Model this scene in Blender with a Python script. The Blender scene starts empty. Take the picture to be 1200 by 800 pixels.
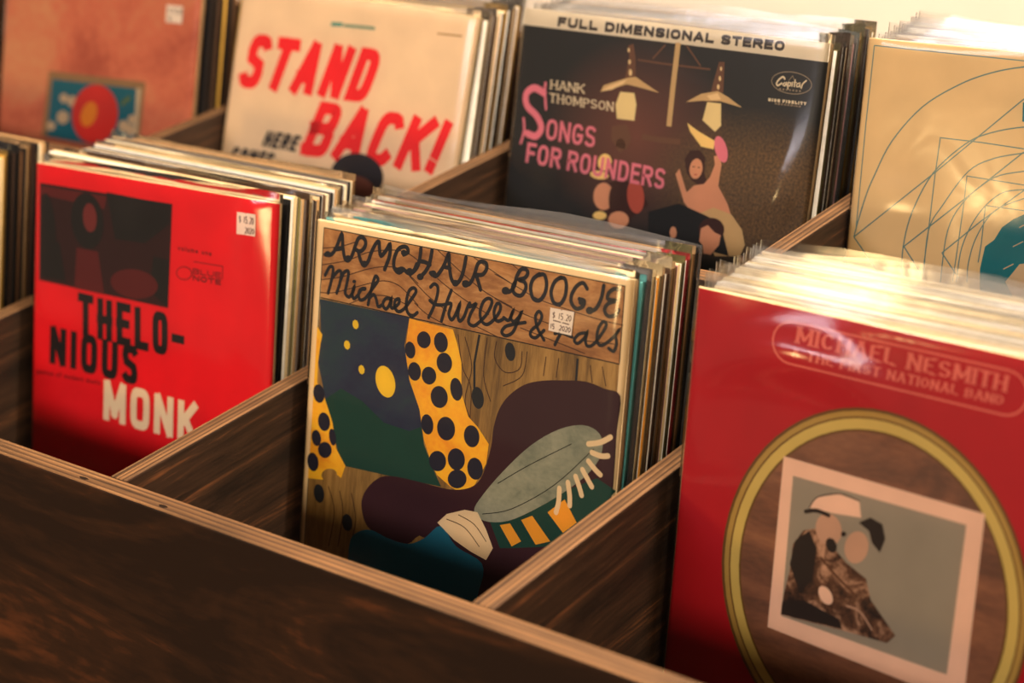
import bpy, bmesh, math, random
from mathutils import Matrix, Vector, Euler
from mathutils.geometry import tessellate_polygon
random.seed(7)
SC = bpy.context.scene
COL = SC.collection

# ------------------------------------------------------------------ camera
cam_data = bpy.data.cameras.new('camera')
cam = bpy.data.objects.new('camera', cam_data)
COL.objects.link(cam)
cam.location = (1.07879, -0.76679, 0.65665)
cam.rotation_mode = 'XYZ'
cam.rotation_euler = (1.14406, 0.09777, 0.66722)
cam_data.sensor_width = 36.0
cam_data.lens = 2214.51 / 1200 * 36
cam_data.clip_start = 0.02
cam_data.dof.use_dof = True
cam_data.dof.focus_distance = 1.44
cam_data.dof.aperture_fstop = 3.6
cam_data.dof.aperture_blades = 0
SC.camera = cam

# ------------------------------------------------------------------ view, world, lights
SC.view_settings.view_transform = 'Standard'
SC.view_settings.look = 'None'
SC.view_settings.exposure = 0.0
SC.view_settings.gamma = 1.0
SC.view_settings.use_curve_mapping = False
SC.cycles.use_denoising = True
SC.cycles.transparent_max_bounces = 96
SC.cycles.max_bounces = 8
SC.cycles.sample_clamp_indirect = 6.0
world = bpy.data.worlds.new('World')
SC.world = world
world.use_nodes = True
bg = world.node_tree.nodes['Background']
bg.inputs[0].default_value = (1.0, 0.72, 0.48, 1)
bg.inputs[1].default_value = 0.26

def area(name, loc, target, sx, sy, power, color, spread=180):
    d = bpy.data.lights.new(name, 'AREA')
    d.shape = 'RECTANGLE'; d.size = sx; d.size_y = sy
    d.energy = power; d.color = color; d.spread = math.radians(spread)
    o = bpy.data.objects.new(name, d)
    COL.objects.link(o)
    o.location = loc
    o.rotation_euler = (Vector(target) - Vector(loc)).to_track_quat('-Z', 'Y').to_euler()
    return o
area('ceiling_light', (0.45, 0.20, 1.75), (0.35, 0.25, 0.0), 1.3, 0.6, 40, (1.0, 0.86, 0.71))
area('far_ceiling_light', (0.3, -4.6, 2.55), (0.0, 0.2, 0.0), 2.2, 0.8, 95, (1.0, 0.84, 0.64))
area('right_lamp_light', (1.7, -0.1, 1.75), (0.3, 0.2, 0.0), 0.5, 0.5, 10, (1.0, 0.80, 0.56))
area('shop_window_light', (-1.7, -4.2, 2.25), (0.1, 0.2, 0.1), 2.2, 0.55, 60, (0.97, 0.91, 1.0))
area('wall_washer_light', (0.9, 0.55, 1.5), (0.9, 0.90, 0.3), 1.8, 0.12, 60, (1.0, 0.90, 0.76))
bulb_data = bpy.data.lights.new('bare_bulb', 'POINT')
bulb_data.energy = 20.0; bulb_data.color = (1.0, 0.66, 0.28); bulb_data.shadow_soft_size = 0.09
bulb = bpy.data.objects.new('bare_bulb', bulb_data); COL.objects.link(bulb)
bulb.location = (-0.38, -1.35, 0.37)
# ------------------------------------------------------------------ helpers
W = 0.3125
def lin(c):
    c /= 255.0
    return c / 12.92 if c <= 0.04045 else ((c + 0.055) / 1.055) ** 2.4
def rgb(r, g, b):
    return (lin(r), lin(g), lin(b), 1.0)
MATS = {}
def nodes_of(name):
    m = bpy.data.materials.new(name)
    m.use_nodes = True
    nt = m.node_tree
    return m, nt, nt.nodes['Principled BSDF']
def flat(name, col, rough=0.55, spec=0.2, var=0.06, scale=25.0):
    """printed paper or card: a colour with a faint mottled variation"""
    if name in MATS: return MATS[name]
    m, nt, p = nodes_of(name)
    tc = nt.nodes.new('ShaderNodeTexCoord')
    no = nt.nodes.new('ShaderNodeTexNoise'); no.inputs['Scale'].default_value = scale; no.inputs['Detail'].default_value = 4
    mr = nt.nodes.new('ShaderNodeMapRange')
    mr.inputs['From Min'].default_value = 0.3; mr.inputs['From Max'].default_value = 0.7
    mr.inputs['To Min'].default_value = 1 - var; mr.inputs['To Max'].default_value = 1 + var
    mx = nt.nodes.new('ShaderNodeMix'); mx.data_type = 'RGBA'; mx.blend_type = 'MULTIPLY'
    mx.inputs['Factor'].default_value = 1.0
    mx.inputs['A'].default_value = col
    nt.links.new(tc.outputs['Object'], no.inputs['Vector'])
    nt.links.new(no.outputs['Fac'], mr.inputs['Value'])
    nt.links.new(mr.outputs['Result'], mx.inputs['B'])
    nt.links.new(mx.outputs['Result'], p.inputs['Base Color'])
    p.inputs['Roughness'].default_value = rough
    p.inputs['Specular IOR Level'].default_value = spec
    MATS[name] = m
    return m
def grain(name, dark, mid, light, axis='X', scale=9.0, rough=0.5, spec=0.3, stretch=0.08, p0=0.40, p1=0.52, p2=0.66, dist=1.5):
    """stained or printed wood: noise drawn out along one axis"""
    if name in MATS: return MATS[name]
    m, nt, p = nodes_of(name)
    tc = nt.nodes.new('ShaderNodeTexCoord')
    mp = nt.nodes.new('ShaderNodeMapping')
    s = [1.0, 1.0, 1.0]; s['XYZ'.index(axis)] = stretch
    mp.inputs['Scale'].default_value = s
    n1 = nt.nodes.new('ShaderNodeTexNoise'); n1.inputs['Scale'].default_value = scale; n1.inputs['Detail'].default_value = 6
    n1.inputs['Roughness'].default_value = 0.6; n1.inputs['Distortion'].default_value = dist
    n2 = nt.nodes.new('ShaderNodeTexNoise'); n2.inputs['Scale'].default_value = scale * 14; n2.inputs['Detail'].default_value = 3
    ad = nt.nodes.new('ShaderNodeMath'); ad.operation = 'MULTIPLY_ADD'; ad.inputs[1].default_value = 0.22
    sb = nt.nodes.new('ShaderNodeMath'); sb.operation = 'SUBTRACT'; sb.inputs[1].default_value = 0.11
    cr = nt.nodes.new('ShaderNodeValToRGB')
    e = cr.color_ramp.elements
    e[0].position = p0; e[0].color = dark
    e[1].position = p2; e[1].color = light
    k = e.new(p1); k.color = mid
    L = nt.links.new
    L(tc.outputs['Object'], mp.inputs['Vector']); L(mp.outputs['Vector'], n1.inputs['Vector']); L(mp.outputs['Vector'], n2.inputs['Vector'])
    L(n2.outputs['Fac'], ad.inputs[0]); L(n1.outputs['Fac'], ad.inputs[2]); L(ad.outputs[0], sb.inputs[0])
    L(sb.outputs[0], cr.inputs['Fac']); L(cr.outputs['Color'], p.inputs['Base Color'])
    p.inputs['Roughness'].default_value = rough
    p.inputs['Specular IOR Level'].default_value = spec
    bp = nt.nodes.new('ShaderNodeBump'); bp.inputs['Strength'].default_value = 0.15; bp.inputs['Distance'].default_value = 0.001
    L(n2.outputs['Fac'], bp.inputs['Height']); L(bp.outputs['Normal'], p.inputs['Normal'])
    MATS[name] = m
    return m
def ply_edge(name, across, along):
    """bare plywood edge: thin glued layers across the thickness, stained along the length"""
    m, nt, p = nodes_of(name)
    tc = nt.nodes.new('ShaderNodeTexCoord')
    sp = nt.nodes.new('ShaderNodeSeparateXYZ')
    cr = nt.nodes.new('ShaderNodeValToRGB'); cr.color_ramp.interpolation = 'EASE'
    mr = nt.nodes.new('ShaderNodeMapRange')
    mr.inputs['From Min'].default_value = -0.0091; mr.inputs['From Max'].default_value = 0.0091
    e = cr.color_ramp.elements
    tan, pale, brn = rgb(98, 67, 40), rgb(124, 88, 55), rgb(66, 44, 27)
    e[0].position = 0.0; e[0].color = tan
    e[1].position = 1.0; e[1].color = tan
    for pos, c in ((0.12, pale), (0.22, brn), (0.30, tan), (0.42, pale), (0.50, brn), (0.56, tan), (0.68, pale), (0.78, brn), (0.86, pale)):
        k = e.new(pos); k.color = c
    mp = nt.nodes.new('ShaderNodeMapping')
    s = [1.0, 1.0, 1.0]; s['XYZ'.index(along)] = 0.06
    mp.inputs['Scale'].default_value = s
    no = nt.nodes.new('ShaderNodeTexNoise'); no.inputs['Scale'].default_value = 150; no.inputs['Detail'].default_value = 5
    m2 = nt.nodes.new('ShaderNodeMapRange')
    m2.inputs['From Min'].default_value = 0.35; m2.inputs['From Max'].default_value = 0.65
    m2.inputs['To Min'].default_value = 0.45; m2.inputs['To Max'].default_value = 1.1
    mx = nt.nodes.new('ShaderNodeMix'); mx.data_type = 'RGBA'; mx.blend_type = 'MULTIPLY'; mx.inputs['Factor'].default_value = 1.0
    L = nt.links.new
    L(tc.outputs['Object'], sp.inputs[0]); L(sp.outputs[across], mr.inputs['Value']); L(mr.outputs['Result'], cr.inputs['Fac'])
    L(tc.outputs['Object'], mp.inputs['Vector']); L(mp.outputs['Vector'], no.inputs['Vector']); L(no.outputs['Fac'], m2.inputs['Value'])
    L(cr.outputs['Color'], mx.inputs['A']); L(m2.outputs['Result'], mx.inputs['B']); L(mx.outputs['Result'], p.inputs['Base Color'])
    p.inputs['Roughness'].default_value = 0.6; p.inputs['Specular IOR Level'].default_value = 0.2
    return m
def plastic(name, haze, tint, rough=0.07, wrinkle=0.25):
    """clear polythene: see-through, glossy by fresnel, with a little milky haze"""
    m = bpy.data.materials.new(name); m.use_nodes = True
    nt = m.node_tree; nt.nodes.clear()
    out = nt.nodes.new('ShaderNodeOutputMaterial')
    tr = nt.nodes.new('ShaderNodeBsdfTransparent'); tr.inputs[0].default_value = tint
    gl = nt.nodes.new('ShaderNodeBsdfGlossy'); gl.inputs['Roughness'].default_value = rough
    df = nt.nodes.new('ShaderNodeBsdfDiffuse'); df.inputs[0].default_value = (0.9, 0.9, 0.92, 1)
    tl = nt.nodes.new('ShaderNodeBsdfTranslucent'); tl.inputs[0].default_value = (0.9, 0.9, 0.92, 1)
    fr = nt.nodes.new('ShaderNodeFresnel'); fr.inputs['IOR'].default_value = 1.45
    m0 = nt.nodes.new('ShaderNodeMixShader'); m0.inputs[0].default_value = 0.5
    m1 = nt.nodes.new('ShaderNodeMixShader'); m1.inputs[0].default_value = haze
    m2 = nt.nodes.new('ShaderNodeMixShader')
    tc = nt.nodes.new('ShaderNodeTexCoord')
    no = nt.nodes.new('ShaderNodeTexNoise'); no.inputs['Scale'].default_value = 16; no.inputs['Detail'].default_value = 2; no.inputs['Distortion'].default_value = 1.0
    bp = nt.nodes.new('ShaderNodeBump'); bp.inputs['Strength'].default_value = wrinkle; bp.inputs['Distance'].default_value = 0.004
    L = nt.links.new
    L(tc.outputs['Object'], no.inputs['Vector']); L(no.outputs['Fac'], bp.inputs['Height'])
    L(bp.outputs['Normal'], gl.inputs['Normal'])
    L(df.outputs[0], m0.inputs[1]); L(tl.outputs[0], m0.inputs[2])
    L(tr.outputs[0], m1.inputs[1]); L(m0.outputs[0], m1.inputs[2])
    L(m1.outputs[0], m2.inputs[1]); L(gl.outputs[0], m2.inputs[2]); L(fr.outputs[0], m2.inputs[0])
    L(m2.outputs[0], out.inputs['Surface'])
    MATS[name] = m
    return m
def link(name, verts, faces, mats, idx=None, parent=None, smooth=False):
    me = bpy.data.meshes.new(name)
    me.from_pydata([tuple(v) for v in verts], [], faces)
    for mt in mats: me.materials.append(mt)
    if idx: me.polygons.foreach_set('material_index', idx)
    if smooth: me.polygons.foreach_set('use_smooth', [True] * len(me.polygons))
    me.update()
    o = bpy.data.objects.new(name, me)
    COL.objects.link(o)
    if parent: o.parent = parent
    return o
def tag(o, label, cat, group=None):
    o['label'] = label; o['category'] = cat
    if group: o['group'] = group
def empty(name, mat):
    o = bpy.data.objects.new(name, None)
    o.empty_display_size = 0.05
    COL.objects.link(o)
    o.matrix_world = mat
    return o
# ------------------------------------------------------------------ room
def slab(name, lo, hi, mat):
    x0, y0, z0 = lo; x1, y1, z1 = hi
    v = [(x0,y0,z0),(x1,y0,z0),(x1,y1,z0),(x0,y1,z0),(x0,y0,z1),(x1,y0,z1),(x1,y1,z1),(x0,y1,z1)]
    f = [(0,3,2,1),(4,5,6,7),(0,1,5,4),(1,2,6,5),(2,3,7,6),(3,0,4,7)]
    o = link(name, v, f, [mat]); o['kind'] = 'structure'
    return o
slab('floor', (-2.6, -5.2, -0.92), (2.6, 1.0, -0.86), grain('floor_wood', rgb(52,36,24), rgb(86,58,36), rgb(112,78,48), 'X', 6))
slab('wall_back', (-2.6, 0.90, -0.86), (2.6, 1.0, 2.2), flat('wall_paint', rgb(240, 221, 198), 0.8, 0.2, 0.04, 8))

# ------------------------------------------------------------------ record rack
WALNUT = grain('stained_plywood', rgb(38,25,17), rgb(54,34,21), rgb(104,58,31), 'X', 9.0, 0.5, 0.2, 0.24, 0.42, 0.54, 0.68, 1.6)
WALNUT_Y = grain('stained_plywood_divider', rgb(36,25,17), rgb(60,40,26), rgb(140,84,46), 'Y', 30, 0.5, 0.3, 0.07, 0.42, 0.55, 0.70, 1.0)
EDGE_X = ply_edge('plywood_edge_lengthwise', 'Y', 'X')
EDGE_Y = ply_edge('plywood_edge_crosswise', 'X', 'Y')
DARK = flat('plywood_void', rgb(30, 18, 10), 0.8, 0.1)
def board(name, lo, hi, face, edge, parent, bevel=0.0016, marks=()):
    c = [(a + b) / 2 for a, b in zip(lo, hi)]
    bm = bmesh.new()
    bmesh.ops.create_cube(bm, size=1.0, matrix=Matrix.Diagonal((hi[0]-lo[0], hi[1]-lo[1], hi[2]-lo[2], 1)))
    bmesh.ops.bevel(bm, geom=bm.edges[:], offset=bevel, segments=2, affect='EDGES', profile=0.6)
    bm.normal_update()
    for f in bm.faces:
        f.material_index = 1 if f.normal.z > 0.35 else 0
    top = (hi[2] - lo[2]) / 2 + 0.00012
    for (x, y, rx, ry) in marks:
        vs = [bm.verts.new((x - c[0] + rx*math.cos(t)*(1+.2*math.sin(3*t)), y - c[1] + ry*math.sin(t), top)) for t in [k*math.pi/6 for k in range(12)]]
        f = bm.faces.new(vs); f.material_index = 2
    me = bpy.data.meshes.new(name); bm.to_mesh(me); bm.free()
    for m in (face, edge, DARK): me.materials.append(m)
    o = bpy.data.objects.new(name, me); COL.objects.link(o)
    o.parent = parent; o.location = Vector(c) - parent.location
    return o
PITCH, T = 0.3587, 0.01815
XL, XR = -3 * PITCH, 4 * PITCH + T
FZ, BZ, BTOP = -0.1712, -0.0800, 0.1002
YB0, YB1, YE0 = 0.318, 0.336, 0.64
rack = empty('record_rack', Matrix.Translation((0.15, 0.3, -0.86)))
tag(rack, 'two-tier dark stained plywood record rack with pale bare top edges, full of records', 'record rack')
board('front_board', (XL, -T, -0.33), (XR, 0, 0), WALNUT, EDGE_X, rack, marks=((-0.0155,-0.0125,.005,.0016),(0.0745,-0.0125,.0045,.0018)))
board('middle_board', (XL, YB0, -0.33), (XR, YB1, BTOP), WALNUT, EDGE_X, rack)
board('back_board', (XL, YE0, -0.33), (XR, YE0 + T, 0.16), WALNUT, EDGE_X, rack)
board('bin_floor', (XL, 0.0005, FZ - 0.012), (XR, YB0 - 0.0005, FZ), WALNUT, WALNUT, rack)
board('bin_floor', (XL, YB1 + 0.0005, BZ - 0.012), (XR, YE0 - 0.0005, BZ), WALNUT, WALNUT, rack)
for k in range(-3, 5):
    x = k * PITCH
    board('divider', (x, 0.0004, FZ + 0.0003), (x + T, YB0 - 0.0004, -0.0003), WALNUT_Y, EDGE_Y, rack)
    xb = x - 0.0106
    board('divider', (xb, YB1 + 0.0004, BZ + 0.0003), (xb + 0.0168, YE0 - 0.0004, BTOP - 0.0003), WALNUT_Y, EDGE_Y, rack)
board('side_panel', (XL - T, -T, -0.86), (XL - 0.0003, YE0 + T, -0.16), WALNUT_Y, EDGE_Y, rack)
board('side_panel', (XR + 0.0003, -T, -0.86), (XR + T, YE0 + T, -0.16), WALNUT_Y, EDGE_Y, rack)
board('base_panel', (XL, 0.03, -0.86), (XR, 0.048, -0.3302), WALNUT, EDGE_X, rack)

# ------------------------------------------------------------------ print colours
PAL = dict(
    ink=(18,15,14), ink_blue=(24,26,32), ink_brown=(64,36,20), ink_dim=(120,10,16), ink_navy=(34,34,40), ink_tan=(176,140,90), ink_warm=(60,52,48),
    cream_ink=(236,214,176), rose_ink=(226,110,92), red_ink=(246,34,40), pink_ink=(238,130,146), teal_ink=(70,150,136), teal_ink_dim=(110,150,128), cream_dim=(150,130,104),
    panel_dark=(24,28,34), night_blue=(26,38,56), deep_green=(16,62,50), sun_yellow=(246,200,44), yellow_print=(250,184,30), spot_navy=(26,26,44),
    maroon=(54,18,26), teal_print=(16,98,122), amber_print=(240,160,40), grey_green=(146,146,122), pale_print=(236,204,156),
    photo_dark=(44,12,12), photo_red=(88,18,18), photo_black=(20,16,14), photo_skin=(110,36,34), red_print=(226,8,24),
    gold_dark=(104,70,26), gold=(176,140,66), gold_pale=(206,176,92), oval_brown=(132,80,52), photo_cream=(236,190,160), photo_grey=(150,136,116), photo_ink=(40,26,18), photo_brown=(96,58,34), photo_tan=(196,150,120),
    band_cream=(230,214,186), ground_brown=(94,66,36), ground_dark=(26,26,22), glow_brown=(78,44,38), brass_print=(214,176,120), brass_dim=(112,74,52), brass_glint=(244,208,150), glass_cream=(240,214,150), lamp_yellow=(255,216,130),
    skin_pink=(226,158,118), skin_red=(190,84,64), hair_brown=(60,26,18), skin_brown=(120,66,50), suit_black=(20,20,20),
    line_blue=(104,138,136), teal_paint=(0,116,124), tan_paint=(214,182,138),
    frame_tan=(150,116,76), frame_pale=(200,176,140), teal_sky=(14,98,112), cloud_print=(200,168,130), fruit_red=(206,42,32), fruit_yellow=(222,130,24), leaf_olive=(96,110,50),
    arm_base=(246,214,160), monk_base=(226,8,24), nes_base=(178,4,22), stand_base=(246,216,176), full_base=(40,38,34), beige_base=(232,198,142), pink_base=(226,136,96),
)
def night_room(name):
    """printed photograph of a dim room: dark ground colour, a warm patch up in the middle and straw-brown ground at the right"""
    m, nt, p = nodes_of(name)
    L = nt.links.new
    tc = nt.nodes.new('ShaderNodeTexCoord')
    def patch(cx, cz, rx, rz):
        mp = nt.nodes.new('ShaderNodeMapping')
        mp.inputs['Location'].default_value = (-cx/rx, 0, -cz/rz); mp.inputs['Scale'].default_value = (1/rx, 0, 1/rz)
        g = nt.nodes.new('ShaderNodeTexGradient'); g.gradient_type = 'SPHERICAL'
        L(tc.outputs['Object'], mp.inputs['Vector']); L(mp.outputs['Vector'], g.inputs['Vector'])
        return g.outputs['Fac']
    no = nt.nodes.new('ShaderNodeTexNoise'); no.inputs['Scale'].default_value = 420; no.inputs['Detail'].default_value = 5
    L(tc.outputs['Object'], no.inputs['Vector'])
    mx = nt.nodes.new('ShaderNodeMix'); mx.data_type = 'RGBA'
    mx.inputs['A'].default_value = rgb(34,33,30); mx.inputs['B'].default_value = rgb(116,66,50)
    f1 = patch(-0.02, 0.215, 0.10, 0.085); L(f1, mx.inputs['Factor'])
    gr = nt.nodes.new('ShaderNodeValToRGB'); gr.color_ramp.elements[0].position = .38; gr.color_ramp.elements[1].position = .68
    gr.color_ramp.elements[0].color = rgb(84,62,38); gr.color_ramp.elements[1].color = rgb(124,90,50)
    L(no.outputs['Fac'], gr.inputs['Fac'])
    m2 = nt.nodes.new('ShaderNodeMix'); m2.data_type = 'RGBA'
    f2 = patch(0.105, 0.185, 0.115, 0.070)
    pw = nt.nodes.new('ShaderNodeMath'); pw.operation = 'MULTIPLY'; pw.inputs[1].default_value = 1.8; pw.use_clamp = True
    L(f2, pw.inputs[0]); L(pw.outputs[0], m2.inputs['Factor'])
    L(mx.outputs['Result'], m2.inputs['A']); L(gr.outputs['Color'], m2.inputs['B'])
    L(m2.outputs['Result'], p.inputs['Base Color'])
    p.inputs['Roughness'].default_value = 0.5; p.inputs['Specular IOR Level'].default_value = 0.2
    return m
def ink(n):
    return MATS.get('print_' + n) or flat('print_' + n, rgb(*PAL[n]))
MATS['print_header_wood'] = grain('printed_header_wood', rgb(142,90,44), rgb(178,122,66), rgb(206,152,90), 'X', 30, 0.5, 0.3, 0.35, 0.35, 0.5, 0.65, 2)
MATS['print_panel_wood'] = grain('printed_panel_wood', rgb(104,74,30), rgb(146,108,50), rgb(176,134,68), 'Z', 60, 0.5, 0.3, 0.12, 0.35, 0.5, 0.65, 1)
MATS['print_pink_base'] = grain('printed_peach_wash', rgb(182,88,60), rgb(210,116,80), rgb(214,148,100), 'X', 7, 0.5, 0.3, 0.9, 0.35, 0.5, 0.68, 0.6)
MATS['print_ground_brown'] = grain('printed_ground', rgb(44,36,26), rgb(92,64,36), rgb(150,106,56), 'X', 60, 0.5, 0.3, 0.3, 0.36, 0.5, 0.68, 1)
MATS['print_photo_mottle'] = grain('printed_snapshot_grain', rgb(40,24,16), rgb(98,62,40), rgb(200,150,116), 'Z', 55, 0.5, 0.2, 0.8, 0.36, 0.50, 0.66, 1.5)
MATS['print_full_base'] = night_room('printed_dim_room')
MATS['print_night_blue'] = grain('printed_night_wash', rgb(22,28,58), rgb(28,42,64), rgb(28,54,62), 'X', 14, 0.5, 0.3, 0.8, 0.36, 0.5, 0.66, 1)
MATS['print_yellow_print'] = grain('printed_yellow_wash', rgb(238,150,22), rgb(250,182,28), rgb(252,196,36), 'X', 16, 0.5, 0.3, 0.8, 0.34, 0.5, 0.62, 1)
MATS['print_oval_brown'] = grain('printed_oval_wash', rgb(100,62,42), rgb(126,78,52), rgb(146,94,62), 'X', 30, 0.5, 0.3, 0.3, 0.36, 0.5, 0.66, 1)
MATS['print_grey_green'] = grain('printed_grey_wash', rgb(116,120,100), rgb(142,142,118), rgb(162,158,132), 'X', 24, 0.5, 0.3, 0.6, 0.36, 0.5, 0.66, 1)

CLEAR = plastic('clear_sleeve_plastic', 0.004, (0.99, 0.99, 0.99, 1), 0.13, 0.10)
MILKY = plastic('milky_sleeve_plastic', 0.07, (0.97, 0.97, 0.975, 1), 0.14, 0.3)

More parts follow.
